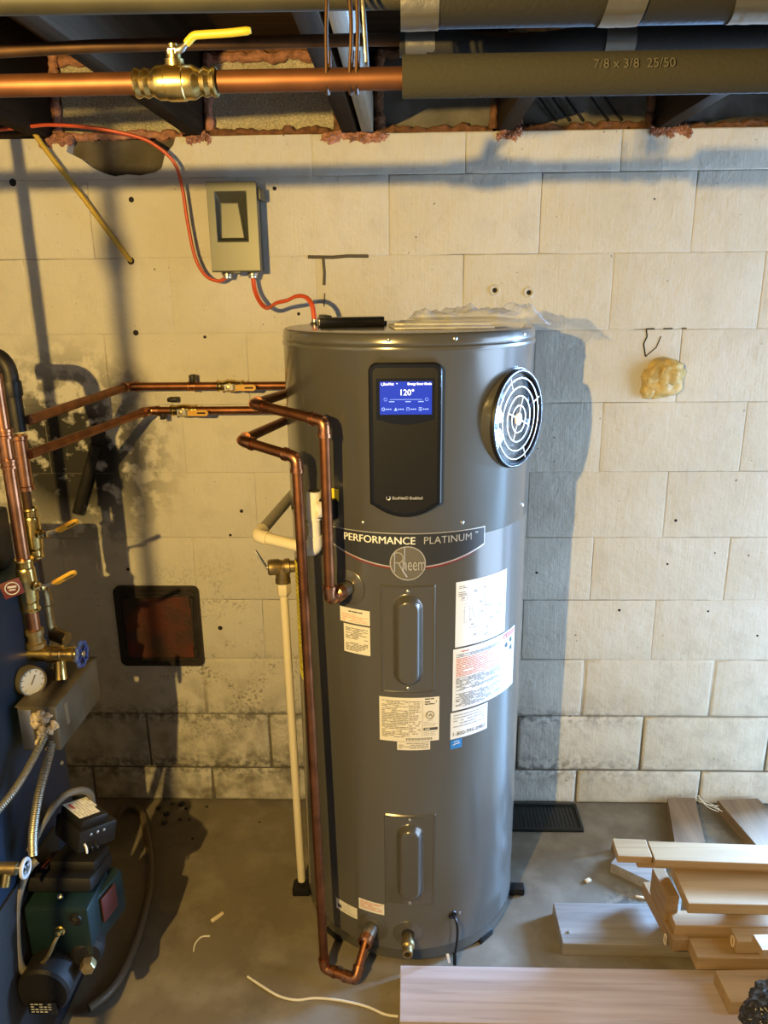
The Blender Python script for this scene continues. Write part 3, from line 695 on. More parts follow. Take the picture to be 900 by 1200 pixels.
def frange(a, b, s):
    r = []
    while (a > b if s < 0 else a < b): r.append(a); a += s
    return r
# wiring diagram
L1 = sticker('wiring_label', 20.8, 50.8, 0.888, 1.046, PAPER)
q = MB(); rnd = random.Random(3)
for (a, b, z0, z1) in ((25, 28, .945, .985), (30, 33, .955, .972), (36, 42, .965, 1.00), (43, 47, .95, .985), (27, 47, .930, .931), (33, 45, 1.005, 1.0055), (24, 26.5, 1.0, 1.015)):
    for (p0, p1, s0, s1) in ((a, b, z0, z0+.0006), (a, b, z1-.0006, z1), (a, a+.18, z0, z1), (b-.18, b, z0, z1)): rect(q, p0, p1, s0, s1)
for k in range(26):
    a = rnd.uniform(23, 48); z = rnd.uniform(.90, 1.02)
    if k % 2: rect(q, a, min(a+rnd.uniform(1, 7), 49.5), z, z+.0006)
    else: rect(q, a, a+.16, z, z+rnd.uniform(.01, .045))
for k in range(18): a = rnd.uniform(23, 47); z = rnd.uniform(.90, 1.02); rect(q, a, a+1.1, z, z+.004)
q.build('printed_diagram', INKG, L1, smooth=False)
rows(L1, 22.3, 27, (1.034, 1.030), INK, .0014, 4); rows(L1, 34, 40, (1.036,), INK, .002, 5); rows(L1, 22, 26, (1.02, 1.016, 1.012), INK, .0012, 6)
# warning label
L2 = sticker('warning_label', 19.9, 61.2, 0.727, 0.884, PAPER, 0.0011)
rows(L2, 21.5, 28, (.8745,), INKO, .003, 11, .0016)
rows(L2, 21.5, 48, frange(.868, .860, -.0028), INK, .0014, 12, .0016); rows(L2, 21.5, 48, frange(.857, .812, -.0040), INKO, .0022, 13, .0016, .92)
rows(L2, 21.5, 48, frange(.808, .775, -.0028), INK, .0014, 14, .0016); rows(L2, 21.5, 48, frange(.768, .733, -.0028), INK, .0014, 15, .0016)
q = MB(); rect(q, 50, 60.6, .8685, .8795, .0016); q.build('warning_strip', REDP, L2, smooth=False)
text_mb('▲ WARNING', 0.0085, wrap(55.3, .874, .0020)).build('lettering', WHITEP, L2, smooth=False)
q = MB(); rect(q, 49.2, 49.4, .732, .868, .0016)
for (a, z) in ((51.0, .846), (55.2, .853), (55.5, .832)):
    for k in range(4): rect(q, a+k*.5, a+k*.5+1.3, z+.003*(k % 2)-.002*k, z+.006+.002*(k % 3), .0016)
q.build('pictogram', INK, L2, smooth=False)
rows(L2, 50.5, 60, frange(.822, .735, -.0035), INKG, .0013, 16, .0016)
# telephone label
L3 = sticker('telephone_label', 19.2, 39.8, 0.652, 0.722, PAPER)
rows(L3, 20.6, 38, (.7125, .7050, .6975, .6900, .6825), INKG, .0026, 21)
text_mb('1-800-995-0982', 0.0145, wrap(29.2, .6640, .0012)).build('lettering', INK, L3, smooth=False)
L4 = sticker('energy_sticker', 19.3, 25.2, 0.626, 0.650, INKB)
q = MB().tube([TK(20.5, .636, .0011), TK(22, .6385, .0011), TK(24, .639, .0011)], .0008, 5); q.tube([TK(21, .643, .0011), TK(22.2, .6455, .0011), TK(23.8, .643, .0011)], .0006, 5); q.build('emblem', WHITEP, L4)
# rating plate
L5 = sticker('rating_plate', -13.7, 13.7, 0.657, 0.771, PAPERC)
rows(L5, -12.6, -0.5, frange(.762, .668, -.0036), INK, .0014, 31); rows(L5, 0.2, 5.2, frange(.760, .675, -.0052), INK, .0018, 32, word=(.7, 1.6)); rows(L5, 7, 12.6, (.7655, .758, .7525), INK, .0030, 33)
q = MB(); rect(q, 6.5, 13.0, .6855, .6925)
for k in range(26): a = -1.5+k*.47; rect(q, a, a+(.16 if k % 3 else .3), .6605, .6665)
for x in (-0.2, 5.9): rect(q, x, x+.12, .670, .764)
q.build('printed_bars', INK, L5, smooth=False)
q = MB().tube([wrap(9.4, .7255, .0013)(.0092*math.cos(2*PI*k/24), .0092*math.sin(2*PI*k/24)) for k in range(25)], .0008, 5, cap=False); q.build('emblem_ring', INK, L5)
text_mb('UL', 0.0095, wrap(9.4, .7255, .0014), bold=.0002).build('lettering', INK, L5, smooth=False)
text_mb('LISTED', 0.0040, wrap(9.4, .7120, .0014)).build('lettering', INK, L5, smooth=False)
rows(L5, 6.6, 12.5, (.7060, .7020, .6980), INKG, .0012, 34); rows(L5, 6.6, 12.5, (.6800, .6760, .6720), INKG, .0014, 35)
text_mb('AHRI', 0.0050, wrap(8.2, .6890, .0016), bold=.0002).build('lettering', WHITEP, L5, smooth=False)
L6 = sticker('small_label', -5.6, 9.6, 0.634, 0.656, PAPERC); rows(L6, -4.9, 8.8, (.651, .647, .643, .639), INK, .0014, 36)
# left labels
L7 = sticker('notice_label', -32.6, -17.6, 0.943, 0.979, PAPERC, .0006); rows(L7, -28, -21, (.970,), INK, .003, 41); rows(L7, -31.6, -18.6, (.963, .959, .955, .951, .947), INKO, .0012, 42)
L8 = sticker('instruction_label', -30.8, -17.6, 0.869, 0.939, PAPERC); rows(L8, -29.8, -18.6, frange(.930, .903, -.0032), INK, .0015, 43); rows(L8, -29.8, -18.6, frange(.894, .874, -.0032), INK, .0015, 44)
L9 = sticker('caution_label', -26.3, -12.6, 0.151, 0.184, PAPER); rows(L9, -25.3, -13.6, frange(.178, .155, -.0040), INKO, .0018, 45)
L10 = sticker('pale_label', -41.0, -27.4, 0.112, 0.146, PAPERC); q = MB(); rect(q, -39.8, -37.2, .121, .131); q.build('printed_mark', INK, L10, smooth=False); rows(L10, -36.2, -28.3, (.140, .133, .126, .119), INKG, .0016, 46)
sticker('yellow_label', -36.3, -31.2, 1.226, 1.253, YSTICK)
rows(heater, -35.8, -31.8, (1.247, 1.242, 1.233), INKO, .0016, 47, .0030, word=(.6, 1.4))
for o in [c for c in heater.children if c.name.startswith('yellow_label')]:
    for v in o.data.vertices: v.co += TN(-34.5)*0.0024
EG = sticker('energy_guide', -76, -58, 0.72, 1.03, YSTICK); rows(EG, -74, -60, frange(1.01, .74, -.012), INK, .003, 48)

# ---- drain, thermostat cord, ports
def port(th, z, r, m=TANKP):
    MB().lathe([(0, .0030), (r*0.45, .0030), (r*0.5, .0022), (r*0.95, .0016), (r, .0)], TK(th, z, -.0005), TN(th), 32).build('port_ring', m, heater)
    MB().lathe([(0, .0044), (r*0.42, .0044), (r*0.44, .0022)], TK(th, z, -.0005), TN(th), 24).build('port_opening', DARKH, heater)
port(-28.0, 1.028, 0.042); port(-19.0, 0.105, 0.040); port(-0.8, 0.102, 0.038)
dv = MB(); a, nv = TK(-.8, .097), TN(-.8)
dv.cyl(a, a+nv*.028, .0125, 14); dv.lathe([(.0125, .024), (.0165, .026), (.0165, .038), (.013, .040), (.0105, .046), (.0125, .048), (.0125, .060), (.008, .0605), (.008, .050)], a, nv, 16)
dvo = dv.build('drain_valve', BRASSD, heater)
MB().lathe([(0, .0515), (.008, .0515)], a, nv, 12).build('valve_mouth', DARKH, dvo)
p = TK(22, .142)
MB().tube(smooth_path([p-TN(22)*.002, p+TN(22)*.018+Vector((0, 0, .001)), p+TN(22)*.026+Vector((.002, 0, -.02)), p+TN(22)*.022+Vector((.003, 0, -.07)), p+TN(22)*.022+Vector((-.001, 0, -.105)), p+TN(22)*.026+Vector((-.003, 0, -.135))], 8), .0035, 8).build('sensor_cord', BLACKM, heater)
MB().torus(p+TN(22)*.001, TN(22), .0085, .003, 18, 6).build('cord_grommet', BLACKM, heater)
pp = p+TN(22)*.025+Vector((-.003, 0, -.118)); MB().bbox(pp, (.009, .009, .034), .002).build('cord_plug', BLACKM, heater)
MB().bbox(pp+Vector((-.016, -.002, .004)), (.007, .002, .03), .0005, Matrix.Rotation(R(-12), 3, 'Y')).build('cord_tag', WHITEP, heater)
screw(26, .139, dr=0); 

# ================================================================== PIPES AROUND THE HEATER
def V(*a): return Vector(a)
RP = 0.0111          # 3/4 inch tube
def run(parent, pts, r=RP, m=COPPER, em=COPPERB, name='pipe', ends=True):
    pts = [Vector(p) for p in pts]
    for i in range(len(pts)-1):
        MB().cyl(pts[i], pts[i+1], r, 16).build(name, m, parent)
    for i in range(1, len(pts)-1): elbow(pts[i], pts[i-1], pts[i+1], r, 'elbow', em, parent)
def ball_valve(parent, p, axis, hdir, r=RP, L=0.085, hl=0.09, hm=None, bm_=None, up=None):
    """inline ball valve: lathe body, stem, bent lever (sub-part) pointing along hdir; stem leaves along up"""
    p = Vector(p); ax = Vector(axis).normalized(); up = Vector(up).normalized(); hd = Vector(hdir).normalized(); h = L/2
    prof = [(r*1.02, -h), (r*1.45, -h), (r*1.5, -h+.004), (r*1.28, -h+.007), (r*1.28, -h+.018), (r*1.42, -h+.020), (r*1.48, -h+.026), (r*1.52, -.012), (r*1.60, 0), (r*1.52, .012), (r*1.48, h-.026), (r*1.42, h-.020), (r*1.28, h-.018), (r*1.28, h-.007), (r*1.5, h-.004), (r*1.45, h), (r*1.02, h)]
    b = MB().lathe(prof, p, ax, 20).build('valve', bm_ or BRASS, parent)
    s = MB().lathe([(.0105, r*1.4), (.0105, r*2.1), (.0075, r*2.2), (.0075, r*2.9), (.0055, r*2.95), (.0055, r*3.6), (0, r*3.65)], p, up, 14).build('valve_stem', bm_ or BRASS, b)
    q0 = p+up*r*3.1; side = up.cross(hd).normalized()
    def plate(a, c, wd, th, q):
        d = (c-a).normalized(); nn = d.cross(side).normalized()
        q.add([a+side*wd+nn*th, a-side*wd+nn*th, a-side*wd-nn*th, a+side*wd-nn*th, c+side*wd+nn*th, c-side*wd+nn*th, c-side*wd-nn*th, c+side*wd-nn*th], [(0, 1, 2, 3), (7, 6, 5, 4), (0, 4, 5, 1), (1, 5, 6, 2), (2, 6, 7, 3), (3, 7, 4, 0)])
    k1 = q0-hd*.010; k2 = q0+hd*hl*.16; k3 = k2+hd*hl*.16+up*hl*.13; k4 = k3+hd*hl*.62
    q = MB(); plate(k1, k2, .008, .0013, q); plate(k2, k3, .008, .0013, q); q.build('lever_root', LEVER, b)
    return b, (k3, k4, side, up)
def lever_grip(b, data, m, slot=True, wd=.0085, th=.0032):
    k3, k4, side, up = data; d = (k4-k3).normalized(); nn = d.cross(side).normalized(); q = MB(); L = (k4-k3).length
    pts = []
    for k in range(9): a = -PI/2+PI*k/8; pts.append((L-wd+wd*math.cos(a), wd*math.sin(a)))
    pts = [(-.004, -wd*.9)]+pts+[(-.004, wd*.9)]
    q.prism(pts, k3-nn*th, d, side, nn*th*2); g_ = q.build('lever_grip', m, b)
    if slot:
        q = MB(); sl = [(L*.42, -.0022), (L*.86, -.0022), (L*.86, .0022), (L*.42, .0022)]; q.prism(sl, k3-nn*(th+.0006), d, side, nn*(th*2+.0012)); q.build('grip_slot', DARKH, b, smooth=False)

# upper run: boiler -> along the wall -> round the tank -> down to the upper port
hot = thing('copper_supply_pipe', 'copper pipe looping along the wall, upper run, into the tank beside the badge', 'pipe', (-0.30, -0.45, 1.0))
a0 = V(-.800, -.612, 1.408); a1 = V(-.785, -.055, 1.408); a2 = V(-.262, -.055, 1.408)
p1 = TK(-28, 1.028); n1 = TN(-28)
d0 = p1+n1*.074; d0.z = 1.026
vtop = V(d0.x, d0.y, 1.413); a3 = V(-.326, -.580, 1.434)
# rear leg passes left of the tank: from the wall run forward to the elbow
run(hot, [a0, a1, a2])
run(hot, [V(-.262, -.055, 1.408), a3, vtop, d0, p1+n1*.040])
MB().cyl(p1+n1*.004, p1+n1*.046, .0165, 18).build('dielectric_nipple', STEEL, hot)
MB().lathe([(.0125, .028), (.0185, .030), (.0185, .050), (.0125, .054)], p1, n1, 18).build('union', COPPERB, hot)
b, dt = ball_valve(hot, V(-.492, -.055, 1.408), (1, 0, 0), (1, 0, 0), RP, .075, .085, up=(0, -1, 0)); lever_grip(b, dt, YELLOWO)
coupling(V(-.60, -.055, 1.408), (1, 0, 0), RP, .02, m=COPPERB, parent=hot)
MB().bbox((-.60, -.048, 1.428), (.014, .03, .022), .002).build('pipe_clamp', IRON, hot)
# lower run
cold = thing('copper_supply_pipe', 'copper pipe looping along the wall, lower run, down to the tank bottom', 'pipe', (-0.35, -0.45, 1.0))
b0 = V(-.812, -.612, 1.333); b1 = V(-.731, -.06, 1.340); b2 = V(-.272, -.060, 1.340)
p2 = TK(-19, .105); n2 = TN(-19)
c3 = V(-.356, -.585, 1.356); c4 = V(-.229, -.648, 1.332)
c5 = V(-.208, -.690, .030)
run(cold, [b0, b1, b2]); 
c6 = p2+n2*.085; c6.z = .046
run(cold, [b2, c3, c4, c5, c6+V(-.012, -.012, -.012), p2+n2*.036])
MB().cyl(p2+n2*.004, p2+n2*.045, .0165, 18).build('dielectric_nipple', STEEL, cold)
MB().lathe([(.0125, .034), (.0185, .036), (.0185, .054), (.0125, .058)], p2, n2, 18).build('union', COPPERB, cold)
b, dt = ball_valve(cold, V(-.628, -.06, 1.340), (1, 0, 0), (1, 0, 0), RP, .075, .085, up=(0, -1, 0)); lever_grip(b, dt, YELLOWO)
MB().bbox((-.690, -.053, 1.330), (.014, .03, .03), .002).build('pipe_clamp', IRON, cold)
MB().bbox((-.668, -.02, 1.366), (.03, .03, .012), .003).build('pipe_clamp', IRON, cold)

# relief valve and discharge pipe
tpr = thing('relief_valve_pipe', 'bronze relief valve with a cream plastic discharge pipe down the left side of the tank', 'relief valve', (-.303, -.399, 0))
tv = V(-.312, -.405, .998)
nrm = V(TCX-tv.x, TCY-tv.y, 0).normalized()
MB().cyl(tv, V(TCX, TCY, tv.z)-nrm*(TR-.004), .0125, 16).build('nipple', BRASSD, tpr)
b = MB().lathe([(0, -.036), (.017, -.036), (.0205, -.032), (.0205, -.008), (.0175, -.004), (.0175, .004), (.021, .006), (.021, .018), (.0155, .020), (.0155, .03)], tv, nrm, 18)
b.lathe([(.018, 0), (.018, -.030), (.0195, -.031), (.0195, -.042), (.014, -.043)], tv, (0, 0, 1), 18)
b = b.build('valve_body', BRASSD, tpr)
lv = MB(); la = tv-nrm*.038+V(-.002, 0, .0); lv.cyl(tv-nrm*.03, la, .005, 10); lv.bbox(la+V(-.010, 0, .020), (.003, .012, .058), .001, Matrix.Rotation(R(-30), 3, 'Y')); lv.build('test_lever', STEEL, b)
MB().lathe([(.019, 0), (.0195, -.002), (.0195, -.028), (.0150, -.036), (.0130, -.038)], tv+V(0, 0, -.040), (0, 0, 1), 6).build('adapter', CPVC, tpr)
MB().cyl(tv+V(0, 0, -.07), V(-.303, -.399, .035), .0111, 16).build('discharge_pipe', CPVC, tpr)
tag(MB().bbox((-.303, -.402, .012), (.05, .045, .024), .004).build('rubber_block', BLACKM), 'small black rubber block on the floor under the cream discharge pipe', 'block')

# condensate drain
con = thing('condensate_drain', 'white plastic condensate pipe with a tee and elbows on the left side of the tank', 'pipe', (-.26, -.52, 1.05))
pc = TK(-41, 1.208); nc = TN(-41)
MB().bbox(TK(-37, 1.208, .012), (.050, .030, .046), .004, rotz(R(-37))).build('drain_socket', BLACKM, con)
rc = .0135; rs = .0165
vt = V(-.203, -.598, 1.208)
MB().cyl(TK(-37, 1.208, .02), vt, rc, 16).build('pipe', PVC, con)
MB().lathe([(rs, 0), (rs+.002, .002), (rs+.002, .018), (rs, .02)], TK(-37, 1.208, .020), TN(-60), 16).build('union', PVC, con)
MB().cyl(vt+V(.002, 0, .038), vt+V(0, 0, -.026), rs, 18).build('tee', PVC, con)
q = MB().cyl(vt+V(.002, 0, .039), vt+V(.002, 0, .0395), .013, 16); q.build('tee_mouth', DARKH, con)
MB().cyl(vt+V(0, 0, -.02), vt+V(0, 0, -.09), rc, 16).build('pipe', PVC, con)
ve = vt+V(0, 0, -.098); vw = V(-.347, -.520, 1.118)
dv_ = (vw-ve).normalized()
MB().tube(fillet([ve+V(0, 0, .034), ve, ve+dv_*.034], .026, 6), rs, 18).build('elbow', PVC, con)
MB().cyl(ve+dv_*.02, vw, rc, 16).build('pipe', CPVC, con)
back = V(-.268, -.075, 1.165); db_ = (back-vw).normalized()
MB().tube(fillet([vw-dv_*.034, vw, vw+db_*.034], .022, 6), rs, 18).build('elbow', CPVC, con)
MB().cyl(vw+db_*.02, back, rc, 16).build('pipe', PVCG, con)

# ================================================================== CEILING PIPES
PY, PZ = -1.296, 1.887
mainp = thing('ceiling_copper_pipe', 'copper pipe with a brass ball valve crossing under the joists', 'pipe', (-.3, PY, PZ))
MB().cyl((-1.25, PY-.012, PZ-.004), (.6, PY+.0, PZ), .0112, 20).build('pipe', COPPERC, mainp)
vx = -.2445
prof = [(.0114, -.044), (.0140, -.044), (.0150, -.042), (.0140, -.039), (.0128, -.037), (.0140, -.034), (.0150, -.032), (.0140, -.029), (.0128, -.027), (.0140, -.024), (.0150, -.0225), (.0158, -.021), (.0168, -.019), (.0168, -.010), (.0178, -.009), (.0182, 0), (.0178, .009), (.0168, .010), (.0168, .019), (.0158, .021), (.0150, .0225), (.0140, .024), (.0128, .027), (.0140, .029), (.0150, .032), (.0140, .034), (.0128, .037), (.0140, .039), (.0150, .042), (.0140, .044), (.0114, .044)]
vb_ = MB().lathe(prof, (vx, PY-.006, PZ-.002), (1, 0, 0), 28).build('valve', BRASS, mainp)
MB().lathe([(.0100, .012), (.0100, .020), (.0075, .021), (.0075, .028), (.0048, .0285), (.0048, .034), (0, .0345)], (vx, PY-.006, PZ), (0, -.12, 1), 16).build('valve_stem', BRASS, vb_)
MB().lathe([(.0075, .0245), (.0075, .0290)], (vx, PY-.006, PZ), (0, -.12, 1), 6).build('stem_nut', STEEL, vb_)
hz = PZ+.0265
hp = smooth_path([(vx-.004, PY-.012, hz), (vx+.008, PY-.012, hz+.001), (vx+.017, PY-.012, hz+.008), (vx+.024, PY-.012, hz+.0135), (vx+.034, PY-.012, hz+.0145), (vx+.060, PY-.012, hz+.0155), (vx+.084, PY-.012, hz+.0175)], 4)
MB().tube(hp, [.0040]*6+[.0030]*(len(hp)-6), 10).build('lever_root', STEEL, vb_)
MB().tube(hp[7:], [.0036]+[.0041]*(len(hp)-9)+[.003], 12).build('lever_grip', YELLOWH, vb_)
fs = MB().lathe([(.0115, 0), (.0200, 0), (.0207, .001), (.0207, .85), (.0115, .85)], (-.0035, PY-.003, PZ), (1, .006, .0), 28).build('foam_sleeve', FOAM, mainp)
text_mb('7/8 x 3/8  25/50', 0.013, lambda x, y: (.235+x, PY-.003-math.sqrt(max(1e-6, .0211**2-(y+.004)**2)), PZ+y+.004)).build('lettering', mat('faint_print', (.075, .066, .048), .8), fs, smooth=False)
# wire hook hanger
hg = thing('pipe_hanger', 'copper wire pipe hooks hung over the copper pipe beside the grey sleeve', 'hanger', (-.07, PY, PZ))
for x, dx in ((-.0825, .010), (-.058, -.010), (-.051, -.004)):
    pts = [(x+dx, PY-.010, ZJ-.004), (x+.002, PY-.018, PZ+.06), (x, PY-.0135, PZ+.008), (x-.001, PY-.010, PZ-.0095), (x-.001, PY+.002, PZ-.0135), (x, PY+.013, PZ-.004), (x+.001, PY+.014, PZ+.03)]
    MB().tube(smooth_path(pts, 6), .0021, 8).build('hook', COPPERD, hg)
MB().bbox((-.046, PY+.03, PZ+.095), (.004, .022, .15), .001, Matrix.Rotation(R(-3), 3, 'Y')).build('strap', TAPE, hg)
# second pipe: thin copper inside black sleeve
sec = thing('ceiling_copper_pipe', 'thin dark copper pipe in a split black foam sleeve under the joists', 'pipe', (.1, -1.0, 2.0))
S2 = [V(-1.2, -1.06, 1.962), V(-.42, -1.045, 1.990), V(-.06, -1.02, 1.998)]
MB().tube(S2+[V(.9, -1.012, 1.990)], .0082, 14).build('pipe', COPPERD, sec)
q = MB(); NS, NA = 60, 18     # sleeve with an open slit sagging below the pipe
for i in range(NS+1):
    x = -.008+(.95)*i/NS; t = math.exp(-((x-.14)/.075)**2); sag = .010*t; ro = .0172; half = PI*(1-.30*t)
    for k in range(NA+1):
        a = -half+2*half*k/NA
        for rr in (ro, ro-.0055): q.v.append((x, -1.020-rr*math.sin(a)*(1), 1.993-sag-rr*math.cos(a)))
for i in range(NS):
    for k in range(NA):
        a = (i*(NA+1)+k)*2; b = a+(NA+1)*2
        q.f += [(a, b, b+2, a+2), (a+1, a+3, b+3, b+1)]
    for k in (0, NA): a = (i*(NA+1)+k)*2; b = a+(NA+1)*2; q.f.append((a, a+1, b+1, b))
q.build('foam_sleeve', FOAMB, sec)
def band(par, x0, x1, c0, r, name='tape_band', tilt=0.0):
    q = MB(); n = 28; ms = 8
    for j in range(ms+1):
        for k in range(n):
            a = 2*PI*k/n; x = x0+(x1-x0)*j/ms+tilt*math.cos(a)
            rr = r*(1+.022*noise.noise(Vector((x*130, math.cos(a)*3, math.sin(a)*3))))
            q.v.append((x, c0[0]+rr*math.sin(a), c0[1]+rr*math.cos(a)))
    for j in range(ms):
        for k in range(n): a = j*n+k; b = j*n+(k+1) % n; q.f.append((a, b, b+n, a+n))
    return q.build(name, TAPE, par)
band(sec, .0, .040, (-1.020, 1.993), .0182); band(sec, .270, .310, (-1.020, 1.993), .0186)
for x in (.146, .160): MB().lathe([(.0086, -.006), (.0102, -.005), (.0102, .005), (.0086, .006)], (x, -1.0155, 1.9965), (1, 0, 0), 14).build('solder_joint', TAPE, sec)
# third, top pipe: olive wrap at left, taped black sleeve at right
thr = thing('ceiling_wrapped_pipe', 'olive wrapped pipe with a silver taped dark sleeve at the very top', 'pipe', (.1, -1.25, 1.98))
T3 = (-1.262, 1.9665)
MB().cyl((-1.2, T3[0]-.01, T3[1]+.012), (.3, T3[0], T3[1]+.008), .0150, 18).build('pipe', OLIVE, thr)
MB().lathe([(.013, 0), (.0235, 0), (.0245, .001), (.0245, .95), (.013, .95)], (-.004, T3[0], T3[1]), (1, 0.004, 0), 24).build('foam_sleeve', FOAMB, thr)
band(thr, -.005, .036, T3, .0258); band(thr, .214, .256, T3, .0260, tilt=.006); band(thr, .343, .388, T3, .0258, tilt=-.003)
# ================================================================== WALL THINGS
dc = thing('disconnect_box', 'grey metal electrical disconnect box on the wall above the tank', 'electrical box', (-.449, -.045, 1.71))
MB().bbox((-.449, -.0355, 1.822), (.118, .069, .216), .003).build('enclosure', BOXD, dc)
q = MB(); fy = -.094
cx0, cx1, cz0, cz1 = -.513, -.383, 1.712, 1.934
i0, i1, j0, j1 = -.492, -.411, 1.790, 1.910
k0, k1, l0, l1 = -.487, -.424, 1.796, 1.884
q.add([(cx0, fy, cz0), (cx1, fy, cz0), (cx1, fy, cz1), (cx0, fy, cz1), (i0, fy, j0), (i1, fy, j0), (i1, fy, j1), (i0, fy, j1),
       (k0, fy+.020, l0), (k1, fy+.020, l0), (k1-.012, fy+.020, l1), (k0+.004, fy+.020, l1), (cx0, fy+.024, cz0), (cx1, fy+.024, cz0), (cx1, fy+.024, cz1), (cx0, fy+.024, cz1)],
      [(0, 1, 5, 4), (1, 2, 6, 5), (2, 3, 7, 6), (3, 0, 4, 7), (4, 5, 9, 8), (5, 6, 10, 9), (6, 7, 11, 10), (7, 4, 8, 11), (8, 9, 10, 11), (0, 12, 13, 1), (1, 13, 14, 2), (2, 14, 15, 3), (3, 15, 12, 0)])
cv = q.build('cover', BOXG, dc, smooth=False)
bv = cv.modifiers.new('bevel', 'BEVEL'); bv.width = .0025; bv.segments = 2; bv.limit_method = 'ANGLE'
MB().bbox((-.449, fy-.002, 1.711), (.03, .008, .006), .001).build('cover_latch', BOXD, dc)
MB().bbox((-.378, -.05, 1.905), (.008, .07, .03), .002).build('hinge', BOXD, dc)
for x in (-.482, -.413):
    MB().lathe([(.013, 0), (.0145, -.002), (.0145, -.008), (.012, -.010), (.012, -.016), (.009, -.017)], (x, -.05, 1.713), (0, 0, 1), 16).build('cable_clamp', STEEL, dc)
c1 = [(-1.20, -.1, 2.050), (-1.026, -.1, 2.062), (-.959, -.1, 2.067), (-.893, -.1, 2.071), (-.785, -.1, 2.062), (-.685, -.08, 2.044), (-.636, -.07, 2.021), (-.598, -.06, 1.982), (-.586, -.05, 1.921), (-.579, -.05, 1.837), (-.566, -.05, 1.751), (-.541, -.05, 1.704), (-.507, -.05, 1.690), (-.486, -.05, 1.699)]
tag(MB().tube(smooth_path(c1, 8), .0062, 10, flat=.75).build('electrical_cable', ORANGE), 'orange electrical cable swooping from the ceiling left into the disconnect box', 'cable')
c2 = [(-.413, -.05, 1.699), (-.407, -.06, 1.661), (-.387, -.09, 1.630), (-.364, -.12, 1.620), (-.335, -.16, 1.633), (-.303, -.18, 1.640), (-.277, -.2, 1.650), (-.251, -.22, 1.648), (-.233, -.24, 1.628), (-.227, -.25, 1.585)]
tag(MB().tube(smooth_path(c2, 8), .0062, 10, flat=.75).build('electrical_cable', ORANGE), 'short orange electrical cable from the disconnect box to the tank top', 'cable')
tag(MB().tube(smooth_path([(-.975, -.05, 2.10), (-.950, -.045, 2.040), (-.86, -.028, 1.905), (-.80, -.015, 1.81), (-.765, -.006, 1.756), (-.758, .012, 1.744)], 5), .0068, 10).build('yellow_cable', CABLEY), 'yellow cable slanting down the wall from the ceiling into a hole', 'cable')
MB().lathe([(0, -.0014), (.009, -.0014), (.010, .0003)], (-.759, 0, 1.746), (0, 1, 0), 14).build('drill_hole', DARKH, wall)
# cleanout door
dr = thing('cleanout_door', 'square rusty red iron cleanout door set in the block wall', 'cleanout door', (-.781, 0, .515))
def rr_poly(x0, x1, z0, z1, r, n=5):
    pts = []
    for (cx, cz, a0) in ((x1-r, z1-r, 0), (x0+r, z1-r, PI/2), (x0+r, z0+r, PI), (x1-r, z0+r, 3*PI/2)):
        for k in range(n+1): a = a0+PI/2*k/n; pts.append((cx+r*math.cos(a), cz+r*math.sin(a)))
    return pts
def ring(o_, i_, y0, y1, q):
    n = len(o_); q.v += [(x, y0, z) for x, z in o_]+[(x, y0, z) for x, z in i_]+[(x, y1, z) for x, z in o_]+[(x, y1, z) for x, z in i_]
    for k in range(n):
        j = (k+1) % n; q.f += [(k, j, n+j, n+k), (2*n+k, 3*n+k, 3*n+j, 2*n+j), (k, 2*n+k, 2*n+j, j), (n+k, n+j, 3*n+j, 3*n+k)]
    return q
ring(rr_poly(-.914, -.646, .512, .784, .020), rr_poly(-.888, -.672, .540, .752, .014), -.012, .003, MB()).build('frame', RUSTD, dr, angle=30)
ring(rr_poly(-.902, -.658, .524, .772, .016), rr_poly(-.896, -.664, .530, .766, .014), -.0165, -.010, MB()).build('frame_bead', RUSTD, dr, angle=30)
pl = rr_poly(-.892, -.676, .536, .750, .012); MB().prism(pl, (0, -.0075, 0), (1, 0, 0), (0, 0, 1), (0, .008, 0)).build('door_plate', RUST, dr, angle=30)
MB().tube([(-.886, -.013, .748), (-.800, -.016, .752), (-.70, -.014, .757)], .004, 8).build('lift_rib', RUSTD, dr)
for z in (.735, .565): MB().cyl((-.668, -.018, z-.016), (-.668, -.018, z+.016), .0075, 12).build('hinge', RUSTD, dr)
MB().cyl((-.668, -.017, .56), (-.668, -.017, .74), .0035, 8).build('hinge_pin', RUSTD, dr)
# spray foam plug
q = MB(); q.blob((.724, -.010, 1.418), (.058, .030, .055), 3, .28, 1.8, 4); q.blob((.733, -.024, 1.432), (.040, .024, .036), 5, .3, 2.0, 4); q.blob((.684, -.010, 1.385), (.022, .020, .028), 8, .3, 2.0, 3); q.blob((.690, -.016, 1.420), (.028, .022, .026), 2, .3, 2.0, 3)
tag(q.build('spray_foam_plug', SPRAYF, org=(.724, 0, 1.36)), 'lumpy yellow spray foam plug on the wall right of the tank', 'foam')

# ---- papers on the tank top
bk = thing('black_bracket', 'long black plastic bracket lying on the tank top beside the orange cable', 'bracket', (-.15, -.30, TOPZ))
rb = rotz(R(14))
MB().bbox((-.128, -.375, TOPZ+.011), (.155, .030, .022), .003, rb).build('bar', BLACKG, bk)
MB().bbox((-.190, -.350, TOPZ+.013), (.020, .085, .026), .003, rb).build('end_bar', BLACKM, bk)
MB().bbox((-.13, -.290, TOPZ+.005), (.15, .10, .010), .002, rb).build('tray', BLACKM, bk)
mn = thing('manual_bag', 'paper manuals in a clear plastic bag lying on the tank top', 'manual', (.13, -.38, TOPZ))
for k, (x, y, a, wd) in enumerate(((.075, -.445, 6, .215), (.085, -.40, -4, .21), (.13, -.36, 10, .20))):
    MB().bbox((x, y, TOPZ+.003+k*.0056), (wd, .16, .0046), .001, rotz(R(a))).build('booklet', BOOK if k < 2 else BOOKT, mn)
q = MB(); nx, ny = 44, 26
